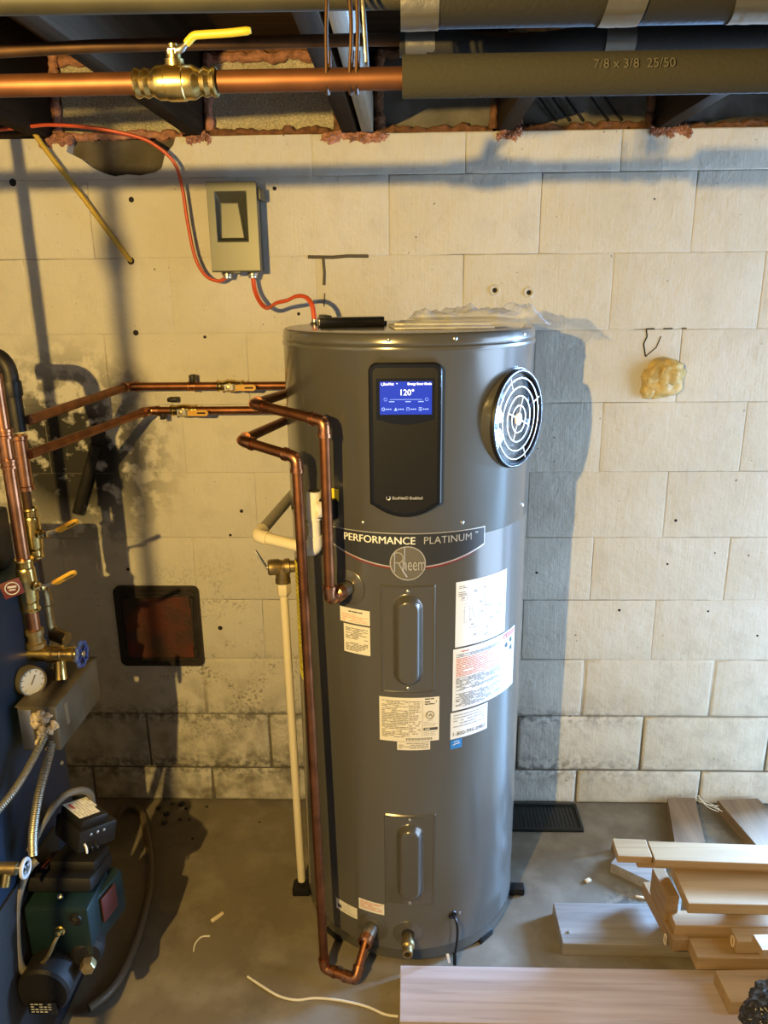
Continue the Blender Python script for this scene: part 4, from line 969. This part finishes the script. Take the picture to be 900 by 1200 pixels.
for i in range(nx+1):
    for j in range(ny+1):
        u, v = i/nx, j/ny; x = -.01+.32*u; y = -.575+.27*v+.04*u
        e = min(u, 1-u, v, 1-v); h = .027*sst(0, .14, e)+.004
        k = noise.noise(Vector((x*26, y*26, 1.5)))*.014+noise.noise(Vector((x*60, y*60, 4)))*.007
        drop = 0
        dd = math.hypot(x-TCX, y-TCY)-TR
        if dd > 0: drop = dd*.35
        q.v.append((x, y, TOPZ+.001+max(.0006, h+k*sst(0, .1, e)+abs(k)*.4)-drop*.55+(.012*u if u > .8 else 0)))
for i in range(nx):
    for j in range(ny): a = i*(ny+1)+j; q.f.append((a, a+1, a+ny+2, a+ny+1))
q.build('plastic_bag', CLEAR, mn, angle=80)
MB().lathe([(.011, 0), (.012, .003), (.008, .006), (.008, .012)], (-.227, -.25, TOPZ), (0, 0, 1), 14).build('cable_connector', STEEL, heater)

# ================================================================== BOILER CORNER (left)
BX = -.800; BYF = -.655
bo = thing('boiler', 'dark blue enamel boiler at the left edge', 'boiler', (-1.1, -.95, 0))
MB().bbox((-1.12, -.965, .575), (.64, .62, 1.07), .012).build('jacket', BLUEJ, bo)
MB().bbox((-1.12, -.965, .02), (.60, .58, .04), .004).build('base_plinth', IRON, bo)
MB().bbox((-.798, -.965, .30), (.010, .40, .42), .004).build('mounting_plate', DKGREY, bo)
MB().bbox((-1.02, -.775, 1.175), (.36, .20, .125), .008).build('flue_hood', IRON, bo)
for z in (.62, .70): MB().lathe([(0, .004), (.004, .0035), (.006, 0)], (BX, -.69, z), (1, 0, 0), 10).build('screw', STEEL, bo)
# flue stub behind / above
tag(MB().lathe([(.075, 0), (.078, .004), (.078, .20), (.080, .205), (.078, .21), (.078, .55), (.074, .56), (.074, .02)], (-1.16, -.80, 1.240), (0, 0, 1), 28).build('flue_pipe', IRON), 'dark round flue pipe rising from the boiler top', 'pipe')
# pressure gauge
gg = thing('pressure_gauge', 'round pressure gauge with pale dial on the boiler side', 'gauge', (-.79, -.80, .86))
ga = V(.80, -.60, .10).normalized(); gc = V(-.785, -.800, .895)
MB().lathe([(0, -.012), (.029, -.012), (.0305, -.008), (.0305, .016), (.0290, .019), (.0275, .0185), (.0270, .014), (0, .014)], gc, ga, 32).build('case', GALV, gg)
MB().lathe([(0, .0145), (.0268, .0145)], gc, ga, 28).build('dial', DIAL, gg)
gu = V(0, 0, 1)-ga*ga.z; gu.normalize(); gr = gu.cross(ga)
q = MB().tube([gc+ga*.0155-gr*.004-gu*.006, gc+ga*.0155+gr*.008+gu*.012], .0012, 5); q.build('needle', INK, gg)
for k in range(9):
    a = R(-130+k*32); d = gr*math.sin(a)+gu*math.cos(a); MB().tube([gc+ga*.0152+d*.020, gc+ga*.0152+d*.0245], .0008, 4).build('tick_mark', INK, gg)
# aquastat / junction box
jb = thing('aquastat_box', 'grimy grey metal control box with crusted conduit ends on the boiler side', 'control box', (-.745, -.75, .765))
BXc, BW = -.7455, .080
q = MB(); ya, yb, za, zb = -.862, -.648, .768, .868
q.bbox((BXc, (ya+yb)/2, (za+zb)/2), (BW, yb-ya, zb-za), .004).build('case', GALV, jb)
MB().bbox((BXc, (ya+yb)/2, zb+.0015), (BW+.004, yb-ya+.004, .003), .001).build('lid', GALV, jb)
MB().bbox((BXc+BW/2+.001, -.82, .83), (.002, .012, .05), .0005).build('slot_plate', ARMOR, jb)
MB().bbox((BXc-.024, ya-.001, .818), (.026, .002, .09), .0005).build('end_plate', STEEL, jb)
q = MB()
for k in range(22): q.blob((BXc+random.uniform(-.008, .036), ya-.003, random.uniform(.775, .862)), (random.uniform(.005, .011), .006, random.uniform(.005, .011)), k, .5, 2.5, 2)
q.build('mineral_crust', CRUST, jb)['kind'] = 'stuff'
def conduit(name, pts, r, label, m=ARMOR, rib=.0045):
    p = smooth_path(pts, 10); L = 0; out = [p[0]]
    for i in range(1, len(p)): L += (p[i]-p[i-1]).length
    n = int(L/rib*2); res = []; acc = [0]
    for i in range(1, len(p)): acc.append(acc[-1]+(p[i]-p[i-1]).length)
    j = 0
    for k in range(n+1):
        s_ = L*k/n
        while j < len(p)-2 and acc[j+1] < s_: j += 1
        t = (s_-acc[j])/max(1e-9, acc[j+1]-acc[j]); res.append(p[j].lerp(p[j+1], t))
    return tag(MB().tube(res, [r*(1.0 if k % 2 else .84) for k in range(n+1)], 10).build(name, m), label, 'conduit')
conduit('armoured_conduit', [(-.737, -.850, .806), (-.742, -.885, .785), (-.768, -.94, .735), (-.80, -1.0, .70), (-.84, -1.10, .66)], .0085, 'ribbed metal conduit leaving the crusted box toward the left edge')
conduit('armoured_conduit', [(-.725, -.852, .790), (-.727, -.88, .760), (-.740, -.91, .70), (-.752, -.93, .63), (-.758, -.935, .575)], .0095, 'ribbed metal conduit hanging down from the crusted box')
tag(MB().tube(smooth_path([(-.766, -.930, .580), (-.745, -.905, .625), (-.722, -.865, .655), (-.700, -.83, .650), (-.690, -.80, .62), (-.692, -.79, .575)], 8), .0075, 10).build('flexible_cable', GCABLE), 'grey cable arching from the hanging conduit over to the burner', 'cable')

# copper riser with ball valve (front) and iron riser (rear)
rz = thing('copper_riser', 'bright copper riser with yellow lever valve in front of the boiler', 'pipe', (-.784, -.75, .93))
RX, RY = -.784, -.750
MB().cyl((RX-.002, RY, 1.52), (RX, RY, .975), .0130, 18).build('pipe', COPPERB, rz)
for z in (1.345, 1.405): coupling((RX, RY, z), (0, 0, 1), .0130, .018, m=COPPERB, parent=rz)
b, dt = ball_valve(rz, (RX, RY, 1.088), (0, 0, 1), (.80, -.10, .45), .0128, .115, .085, up=(.93, -.36, .0)); lever_grip(b, dt, YELLOWO)
ft = MB().lathe([(.014, 0), (.020, .002), (.020, .012), (.0155, .014), (.0155, .03), (.0185, .032), (.0185, .042), (.013, .044)], (RX, RY, .945), (0, 0, 1), 18); ft.build('adapter', BRASSD, rz)
manifold = thing('drain_manifold', 'brass tee and drain valve with blue handwheel under the copper riser', 'valve', (-.75, -.75, .93))
MB().lathe([(.0165, -.035), (.0195, -.034), (.0195, -.022), (.0165, -.020), (.0165, .020), (.0195, .022), (.0195, .034), (.0165, .035)], (RX, RY, .930), (1, 0, 0), 18).build('tee', BRASS, manifold)
MB().cyl((-.90, RY, .930), (RX-.03, RY, .930), .0135, 16).build('pipe', BRASSD, manifold)
MB().lathe([(.013, .034), (.0185, .036), (.0185, .052), (.0145, .054), (.0145, .066), (.0165, .068), (.0165, .078), (.008, .080), (.006, .096)], (RX, RY, .930), (1, 0, 0), 18).build('valve_body', BRASS, manifold)
MB().tube([(RX+.044, RY, .925), (RX+.047, RY-.008, .900), (RX+.049, RY-.016, .878)], [.012, .012, .0145], 14).build('outlet', BRASS, manifold)
hwc = V(RX+.094, RY, .930); hw = MB()
n = 48
for k in range(n): pass
pts = [hwc+V(0, math.cos(2*PI*k/n), math.sin(2*PI*k/n))*(.0245+.0022*math.cos(8*2*PI*k/n)) for k in range(n+1)]
hw.tube(pts, .0046, 8, cap=False).build('handwheel', BLUEW, manifold)
for k in range(4): a = PI/2*k+.4; MB().cyl(hwc, hwc+V(0, math.cos(a), math.sin(a))*.024, .0032, 8).build('wheel_spoke', BLUEW, manifold)
MB().lathe([(0, .006), (.007, .005), (.008, -.004), (0, -.004)], hwc, (1, 0, 0), 12).build('wheel_hub', STEEL, manifold)
ir = thing('iron_riser', 'black iron riser with copper tee and yellow lever valve behind the copper one', 'pipe', (-.825, -.62, .9))
IX, IY = -.822, -.618
MB().tube(fillet([(IX-.12, IY+.02, 1.545), (IX-.004, IY, 1.545), (IX-.002, IY, 1.385)], .045, 8), .0175, 16).build('pipe', IRON, ir)
MB().lathe([(.0205, -.016), (.0215, -.012), (.0215, .012), (.0205, .016)], (IX-.004, IY, 1.475), (0, 0, 1), 16).build('elbow_collar', IRON, ir)
t_ = MB().lathe([(.0135, -.060), (.0185, -.060), (.0185, -.052), (.0160, -.050), (.0160, .050), (.0185, .052), (.0185, .060), (.0135, .060)], (IX-.004, IY, 1.316), (0, 0, 1), 18); t_.build('tee', COPPERB, ir)
MB().cyl((IX-.006, IY, 1.26), (IX-.002, IY, .90), .0100, 14).build('pipe', COPPERD, ir)
b, dt = ball_valve(ir, (IX-.004, IY, 1.158), (0, 0, 1), (.80, -.10, .42), .0125, .115, .085, up=(.93, -.36, .0)); lever_grip(b, dt, YELLOWO)
MB().lathe([(.013, .0), (.017, .004), (.015, .03), (.019, .034), (.017, .06), (.012, .07)], (IX, IY, .955), (0, 0, 1), 14).build('coupling', BRASSD, ir)
MB().tube(fillet([(IX, IY, .97), (IX, IY, .918), (IX+.045, IY-.01, .905)], .02, 5), .0165, 14).build('elbow', BRASSD, ir)
for n, (z, x, lab) in enumerate(((1.085, -.855, 'small red valve tag with pale lettering at the left edge'),)):
    tg = tag(MB().bbox((-.772, -.832, 1.113), (.038, .002, .034), .0005, rotz(R(25)) @ Matrix.Rotation(R(-14), 3, 'Y')).build('valve_tag', mat('red_valve_tag', (.085, .009, .007), .6)), lab, 'tag')
MB().torus((-.7705, -.8345, 1.114), (-.42, .91, 0), .0125, .0012, 18, 5).build('tag_ring', GREYP, tg)
MB().bbox((-.7705, -.8345, 1.117), (.016, .001, .004), .0003, rotz(R(25))).build('tag_print', GREYP, tg)
MB().bbox((-.7705, -.8345, 1.111), (.012, .001, .003), .0003, rotz(R(25))).build('tag_print', GREYP, tg)
fr_ = thing('shadow_riser', 'added out-of-view iron riser on the boiler top, casting a vertical wall shadow', 'pipe', (-.865, -.90, 1.11))  # unseen pipe, added to cast the far-left vertical shadow on the wall
MB().cyl((-.865, -.90, 1.105), (-.865, -.90, 2.06), .0105, 14).build('pipe', IRON, fr_)
MB().lathe([(.0135, 0), (.021, .002), (.021, .028), (.0135, .03)], (-.865, -.90, 1.16), (0, 0, 1), 14).build('coupling', IRON, fr_)
fr_ = thing('shadow_riser', 'added out-of-view thin riser from floor to joists, casting a soft wall shadow', 'pipe', (-.648, -1.75, 0))  # unseen thin pipe with valve bulges, added to cast a soft wall shadow
MB().cyl((-.648, -1.75, 0), (-.648, -1.75, 2.06), .0055, 14).build('pipe', IRON, fr_)
MB().lathe([(.0055, 0), (.008, .004), (.010, .015), (.008, .026), (.0055, .03)], (-.648, -1.75, 1.80), (0, 0, 1), 14).build('valve', BRASSD, fr_)
MB().lathe([(.0055, 0), (.009, .004), (.012, .015), (.009, .026), (.0055, .03)], (-.648, -1.75, 1.71), (0, 0, 1), 14).build('valve', BRASSD, fr_)
# dark pulled-down stub pipe leaning on the wall behind
tag(MB().tube([(-.905, -.03, 1.235), (-.985, -.03, 1.03)], .016, 12).build('iron_stub', IRON), 'dark iron stub leaning against the stained wall behind the risers', 'pipe')

# ---- oil burner
bu = thing('oil_burner', 'teal oil burner with black motor fixed low on the boiler side', 'burner', (-.72, -.90, .2))
MB().bbox((-.722, -.893, .392), (.136, .118, .128), .010).build('housing', TEAL, bu)
MB().prism([(-.030, -.06), (.028, -.045), (.030, .045), (-.030, .06)], (-.632, -.893, .395), (0, 1, 0), (0, 0, 1), (.0, 0, 0.0)) if 0 else None
MB().bbox((-.660, -.862, .385), (.036, .105, .115), .012, rotz(R(-14))).build('air_intake', TEAL, bu)
MB().bbox((-.641, -.880, .405), (.004, .050, .060), .002, rotz(R(-14))).build('intake_label', REDL, bu)
q = MB().bbox((-.722, -.868, .476), (.140, .120, .034), .010, Matrix.Rotation(R(-14), 3, 'X')); q.bbox((-.706, -.850, .496), (.10, .085, .026), .008, Matrix.Rotation(R(-14), 3, 'X')); q.build('igniter_cover', DKGREY, bu)
MB().bbox((-.762, -.862, .500), (.012, .075, .004), .001, Matrix.Rotation(R(-14), 3, 'X')).build('red_label', REDL, bu)
MB().lathe([(0, .008), (.005, .007), (.006, 0)], (-.715, -.935, .471), (0, -.6, .8), 12).build('cover_screw', STEEL, bu)
MB().torus((-.682, -.9535, .432), (0, 1, 0), .0105, .004, 24, 8).build('sight_port', BLACKM, bu)
MB().lathe([(0, .003), (.0085, .003)], (-.682, -.950, .432), (0, -1, 0), 16).build('sight_glass', DARKH, bu)
MB().lathe([(0, -.05), (.050, -.05), (.055, -.044), (.055, .030), (.050, .042), (.020, .050), (0, .050)], (-.742, -.960, .300), (0, 1, 0), 28).build('motor', DKGREY, bu)
MB().bbox((-.745, -1.013, .265), (.060, .002, .030), .0005).build('motor_plate', BLACKG, bu)
q = MB(); rnd = random.Random(9)
for k in range(4):
    for j in range(5):
        if rnd.random() < .8: q.box((-.765+j*.009, -1.0148, .276-k*.0065), (.0065, .0006, .0022))
q.build('motor_print', GREYP, bu, smooth=False)['kind'] = 'stuff'
MB().lathe([(0, .02), (.026, .018), (.034, .010), (.036, -.03), (.028, -.04)], (-.675, -.935, .335), (.35, -1, 0), 22).build('oil_pump', DKGREY, bu)
MB().lathe([(0, .010), (.013, .009), (.016, .004), (.016, -.02)], (-.664, -.965, .322), (.3, -1, .2), 6).build('pump_nut', BRASSD, bu)
MB().tube(smooth_path([(-.715, -.958, .405), (-.722, -.975, .392), (-.735, -.985, .365), (-.755, -.985, .345), (-.770, -.975, .340)], 6), .0042, 8).build('oil_line', BRASSD, bu)
MB().lathe([(0, .018), (.006, .017), (.008, .008), (.011, .006), (.011, 0)], (-.715, -.9525, .405), (0, -1, .2), 12).build('nozzle_fitting', BRASS, bu)
MB().tube(smooth_path([(-.770, -.905, .535), (-.785, -.925, .520), (-.797, -.955, .470), (-.798, -.975, .40), (-.794, -.985, .345), (-.775, -.985, .318), (-.750, -1.00, .318)], 8), .0085, 10).build('burner_cable', GCABLE, bu)
# primary control with white label
ct = thing('burner_control', 'black plastic burner control with white printed label on top of the burner', 'control box', (-.68, -.84, .53))
rc_ = rotz(R(-38)) @ Matrix.Rotation(R(-12), 3, 'X')
cc = V(-.690, -.838, .565)
MB().bbox(cc, (.098, .088, .050), .006, rc_).build('case', BLACKM, ct)
MB().bbox(cc+rc_ @ V(0, -.006, .034), (.085, .062, .020), .005, rc_).build('raised_top', BLACKM, ct)
lb = MB().prism([(-.040, -.028), (.030, -.028), (.030, .018), (.008, .018), (.004, .026), (-.040, .026)], cc+rc_ @ V(0, -.006, .0442), rc_ @ V(1, 0, 0), rc_ @ V(0, 1, 0), rc_ @ V(0, 0, .0006)).build('label', PAPER, ct, smooth=False)
q = MB(); rnd = random.Random(4)
for k in range(8):
    x = -.036
    while x < .026:
        l = rnd.uniform(.004, .010)
        if rnd.random() < .8 and not (k > 5 and x > .004): q.box(cc+rc_ @ V(x+l/2, -.006-.023+k*.0062, .0452), (l, .0016, .0004), rc_)
        x += l+.002
q.build('printed_text', INKG, lb, smooth=False)['kind'] = 'stuff'
MB().box(cc+rc_ @ V(-.022, -.006-.018, .0453), (.022, .005, .0004), rc_).build('red_print', REDP, lb, smooth=False)
for k in range(3): MB().lathe([(0, .003), (.0032, .002), (.0032, -.004)], cc+rc_ @ V(.049, -.018+k*.015, .012), rc_ @ V(1, 0, 0), 10).build('terminal_screw', STEEL, ct)
for k in range(3): MB().tube(smooth_path([cc+rc_ @ V(.048, -.030+k*.012, -.006), cc+rc_ @ V(.062, -.034+k*.013, -.006-.004*k), cc+rc_ @ V(.060, -.030+k*.012, -.020)], 5), .0022, 6).build('lead_wire', WHITEP if k == 0 else BLACKM, ct)
# lower-left drain cock
dk = thing('drain_cock', 'brass drain cock with clear grey wheel low on the boiler at left edge', 'valve', (-.78, -.98, .58))
MB().cyl((-.81, -.985, .585), (-.765, -.985, .585), .0125, 14).build('body', BRASSD, dk)
MB().tube([(-.785, -.985, .582), (-.787, -1.0, .555)], .010, 12).build('outlet', BRASS, dk)
MB().torus((-.748, -.985, .586), (1, 0, 0), .017, .004, 24, 8).build('wheel', GREYP, dk)
for k in range(3): a = 2*PI*k/3; MB().cyl((-.748, -.985, .586), (-.748, -.985+.017*math.cos(a), .586+.017*math.sin(a)), .0026, 6).build('wheel_spoke', GREYP, dk)
MB().cyl((-.768, -.985, .586), (-.745, -.985, .586), .005, 10).build('stem', STEEL, dk)
# black hose on the floor
hs = [(-.93, -.22, .03), (-.945, -.085, .022), (-.905, -.060, .016), (-.862, -.11, .016), (-.820, -.20, .016), (-.776, -.30, .016), (-.744, -.40, .016), (-.726, -.50, .016), (-.717, -.60, .016), (-.719, -.70, .016), (-.735, -.76, .016), (-.765, -.80, .016)]
tag(MB().tube(smooth_path(hs, 8), .0115, 12).build('rubber_hose', RUBBER), 'brown rubber hose curving over the floor beside the burner', 'hose')

# ================================================================== LUMBER
def plank(label, x0, x1, y0, y1, z0, z1, m, rot=0.0, name='lumber_board', cat='board', grp='loose lumber by the tank', piv=None):
    b_ = MB().bbox((0, 0, 0), (x1-x0, y1-y0, z1-z0), .0018)
    c = V((x0+x1)/2, (y0+y1)/2, (z0+z1)/2); pv = V(*piv) if piv else c
    rm = rotz(R(rot)); b_.v = [tuple(rm @ (Vector(p)+c-pv)+pv) for p in b_.v]
    return tag(b_.build(name, m, smooth=False), label, cat, grp)
fp = plank('wide pinkish fir plank lying in front of the tank', -.018, 1.35, -.840, -.686, .001, .039, WOOD_PINK, 0)
plank('grey weathered plank with a nail, flat beside the tank', .402, .95, -.612, -.474, .0, .038, WOOD_GREY, 0)
MB()  # stack, from bottom to top
plank('short pale topped board on the front plank next to the black plastic', .745, 1.25, -.800, -.714, .040, .078, WOOD_X, 2)
plank('pale topped board in the stack, just behind the lowest board', .705, 1.25, -.708, -.648, .062, .100, WOOD_X, 0)
plank('low crosswise board end with a staple, left foot of the stack', .655, .695, -.655, -.46, .062, .100, WOOD_Y, 6)
plank('brown board in the stack under the wide board', .672, 1.25, -.640, -.590, .060, .128, WOOD_X, 0)
plank('board end with a pale staple at the right of the stack', .80, 1.25, -.698, -.655, .103, .140, WOOD_X, 0)
plank('crosswise stub with a pale top at the left end of the stack', .655, .688, -.600, -.50, .103, .180, WOOD_Y, 4)
plank('wide brown board near the top of the stack', .690, 1.30, -.662, -.528, .184, .214, WOOD_X, -.6)
plank('upright stub propping the two pale top boards', .90, .98, -.548, -.510, .129, .183, WOOD_Y, 0)
plank('narrow pale board on top of the stack, short left piece', .546, .634, -.5445, -.478, .2340, .2545, WOOD_X, -2, piv=(.546, -.50, .24))
plank('narrow pale board on top of the stack, long right piece', .637, 1.30, -.5545, -.484, .2340, .2545, WOOD_X, -2, piv=(.546, -.50, .24))
plank('spacer board between the wide board and the pale top boards', .60, 1.2, -.538, -.500, .2145, .2335, WOOD_X, -2, piv=(.546, -.50, .24))
plank('small yellow lit board end beside the black plastic', .812, 1.2, -.775, -.730, .180, .204, WOOD_X, 3)
plank('hidden rear bearer board under the stack', .74, 1.25, -.585, -.50, .039, .128, WOOD_X, 0)
plank('upright board offcut under the yellow lit board end', .93, .98, -.775, -.730, .102, .179, WOOD_Y, 3)
for (x, y, z) in ((.6505, -.640, .081), (.799, -.677, .122)):
    pass
def staple(par, x, y, z, w_, h):
    pts = rr_poly(-w_, w_, -h, h, w_*.8, 4); q = MB().tube([(x, y+p[0], z+p[1]) for p in pts+[pts[0]]], .0013, 5, cap=False); return q
lb_ = [o for o in bpy.data.objects if o.get('label', '').startswith('low crosswise')][0]
staple(lb_, .652, -.636, .081, .006, .014).build('staple', CHIPW, lb_)
lb_ = [o for o in bpy.data.objects if o.get('label', '').startswith('board end with a pale staple')][0]
staple(lb_, .799, -.678, .121, .007, .013).build('staple', CHIPW, lb_)
gp = [o for o in bpy.data.objects if o.get('label', '').startswith('grey weathered')][0]
MB().lathe([(0, .0035), (.003, .003), (.0045, .001), (.0045, 0)], (.425, -.575, .038), (0, 0, 1), 10).build('nail_head', STEEL, gp)
# scraps near the wall
def quad_board(label, pts, z0, z1, m):
    return tag(MB().prism([(p[0], p[1]) for p in pts], (0, 0, z0), (1, 0, 0), (0, 1, 0), (0, 0, z1-z0)).build('lumber_board', m, smooth=False), label, 'board', 'loose lumber by the tank')
quad_board('short grey offcut lying askew under the pale top boards', [(.602, -.313), (.705, -.392), (.760, -.325), (.658, -.245)], .0, .032, WOOD_GREY)
quad_board('worn brown board stub against the wall, left of two', [(.862, -.018), (.952, -.016), (.892, -.30), (.800, -.30)], .0, .038, WOOD_OLD)
quad_board('wide worn brown board against the wall, right of two', [(1.022, -.026), (1.156, -.016), (1.215, -.30), (1.075, -.34)], .0, .038, WOOD_OLD)
tag(MB().tube([(.632, -.225, .004), (.634, -.222, .03), (.638, -.218, .042)], [.006, .006, .009], 8).build('bolt', BRASSD), 'small rusty bolt standing beside the grey offcut', 'bolt')
tag(MB().bbox((.665, -.235, .008), (.055, .018, .014), .002, rotz(R(-12))).build('wood_scrap', WOOD_OLD), 'small brown wood scrap behind the pale top boards', 'scrap')
# black crinkled plastic bundle
bm = bmesh.new(); bmesh.ops.create_icosphere(bm, subdivisions=6, radius=1.0)
for v in bm.verts:
    d = v.co.copy(); r_ = 1+.10*noise.noise(d*2.1)+.07*noise.noise(d*6.0+V(3, 1, 2))-.06*abs(noise.noise(d*11+V(1, 5, 2)))-.03*abs(noise.noise(d*23))
    v.co = V(d.x*.115*r_, d.y*.085*r_, max(-1, d.z)*.080*r_)
tag(MB().bm(bm, (.845, -.905, .138)).build('plastic_bundle', BAGB, angle=60), 'crinkled black plastic bundle at the lower right corner', 'plastic bundle')

# ================================================================== FLOOR BITS
tr = thing('floor_tray', 'flat black plastic tray on the floor behind the tank', 'tray', (.45, -.075, 0))
MB().bbox((.445, -.078, .003), (.235, .130, .006), .002).build('base', MAT_B, tr)
q = MB()
ring(rr_poly(.328, .562, -.143, -.013, .006), rr_poly(.336, .554, -.135, -.021, .004), 0, .009, MB())
rim = MB(); ring(rr_poly(.328, .562, -.143, -.013, .006), rr_poly(.336, .554, -.135, -.021, .004), 0, .010, rim); rim.v = [(x, z, y+.001) for x, y, z in rim.v]; rim.build('rim', MAT_B, tr)
for k in range(18): MB().box((.345+k*.012, -.078, .0070), (.003, .110, .002)).build('rib', MAT_B, tr, smooth=False)
tag(MB().tube(smooth_path([(-.403, -.694, .004), (-.36, -.722, .004), (-.315, -.748, .004), (-.27, -.758, .004), (-.225, -.752, .004), (-.165, -.757, .004), (-.10, -.772, .004), (-.055, -.792, .004), (-.022, -.797, .004)], 6), .0030, 8).build('wire_offcut', WIREW), 'long white wire offcut on the floor in front of the tank', 'wire')
def fl(u, v, z=0.0):
    x, y = u-450, v-600; x, y = x*_cr+y*_sr, -x*_sr+y*_cr
    a, up = x/FPX, -y/FPX; b = _cp+up*_sp; zz = -_sp+up*_cp
    D = V(a*_cy-b*_sy, a*_sy+b*_cy, zz); t = (z-CAM.z)/D.z; return CAM+D*t
pts = [fl(227, 1116), fl(229, 1107), fl(236, 1099), fl(246, 1098)]
tag(MB().tube(smooth_path([p+V(0, 0, .003) for p in pts], 6), .0022, 6).build('wire_curl', WIREW), 'tiny curled white wire snippet on the floor left of the tank', 'wire')
p = fl(255, 1076); tag(MB().bbox(p+V(0, 0, .004), (.040, .010, .007), .002, rotz(R(48))).build('wire_nut_scrap', CHIPW), 'tiny pale scrap on the floor above the curled wire', 'scrap')
p = fl(689, 1033); tag(MB().bbox(p+V(0, 0, .004), (.018, .012, .007), .002, rotz(R(30))).build('wood_chip', CHIPW), 'small pale wood chip on the floor right of the tank', 'scrap')
p = fl(752, 1053); tag(MB().bbox(p+V(0, 0, .004), (.034, .006, .005), .001, rotz(R(-14))).build('wood_sliver', CHIPW), 'pale wood sliver on the floor behind the grey plank', 'scrap')
cb = [(186, 948, .010, 'dark mortar crumb nearest the hose in the cluster at the wall foot'), (195, 955, .0125, 'largest dark mortar crumb in the cluster at the wall foot'), (193, 965, .010, 'dark mortar crumb in front of the cluster at the wall foot'),
      (213, 943, .011, 'big dark mortar crumb at the right of the cluster by the wall'), (218, 948, .007, 'small dark mortar crumb touching the big right one'), (211, 961, .006, 'small dark mortar crumb in front of the big right one'),
      (222, 961, .005, 'tiny dark mortar crumb furthest front right of the cluster'), (242, 946, .006, 'small dark mortar crumb alone by the wall, right of the cluster'), (202, 943, .008, 'dark mortar crumb at the back middle of the cluster'),
      (226, 983, .004, 'tiny dark speck alone on the floor in front of the crumb cluster'), (304, 964, .004, 'tiny dark speck on the floor beside the cream discharge pipe')]
for n, (u, v, r_, lab) in enumerate(cb):
    p = fl(u, v); tag(MB().blob(p+V(0, 0, r_*.45), (r_, r_*.8, r_*.55), n, .5, 2.0, 2).build('mortar_crumb', CRUMB), lab, 'crumb', 'mortar crumbs at the wall foot')
q = [(.955, -.02, .050), (.985, -.045, .042), (1.02, -.062, .040)]
for n in range(4):
    tag(MB().tube(smooth_path([(x+random.uniform(-.012, .012), y+random.uniform(-.015, .0), z*random.uniform(.7, 1.1)) for x, y, z in q], 5), .0012, 5).build('pale_strand', WIREW), ['thin pale frayed strand between the two worn boards, longest of four', 'thin pale frayed strand between the two worn boards, nearest the wall', 'thin pale frayed strand between the two worn boards, lowest on the floor', 'thin pale frayed strand between the two worn boards, nearest the room'][n], 'strand', 'frayed strands at the wall boards')
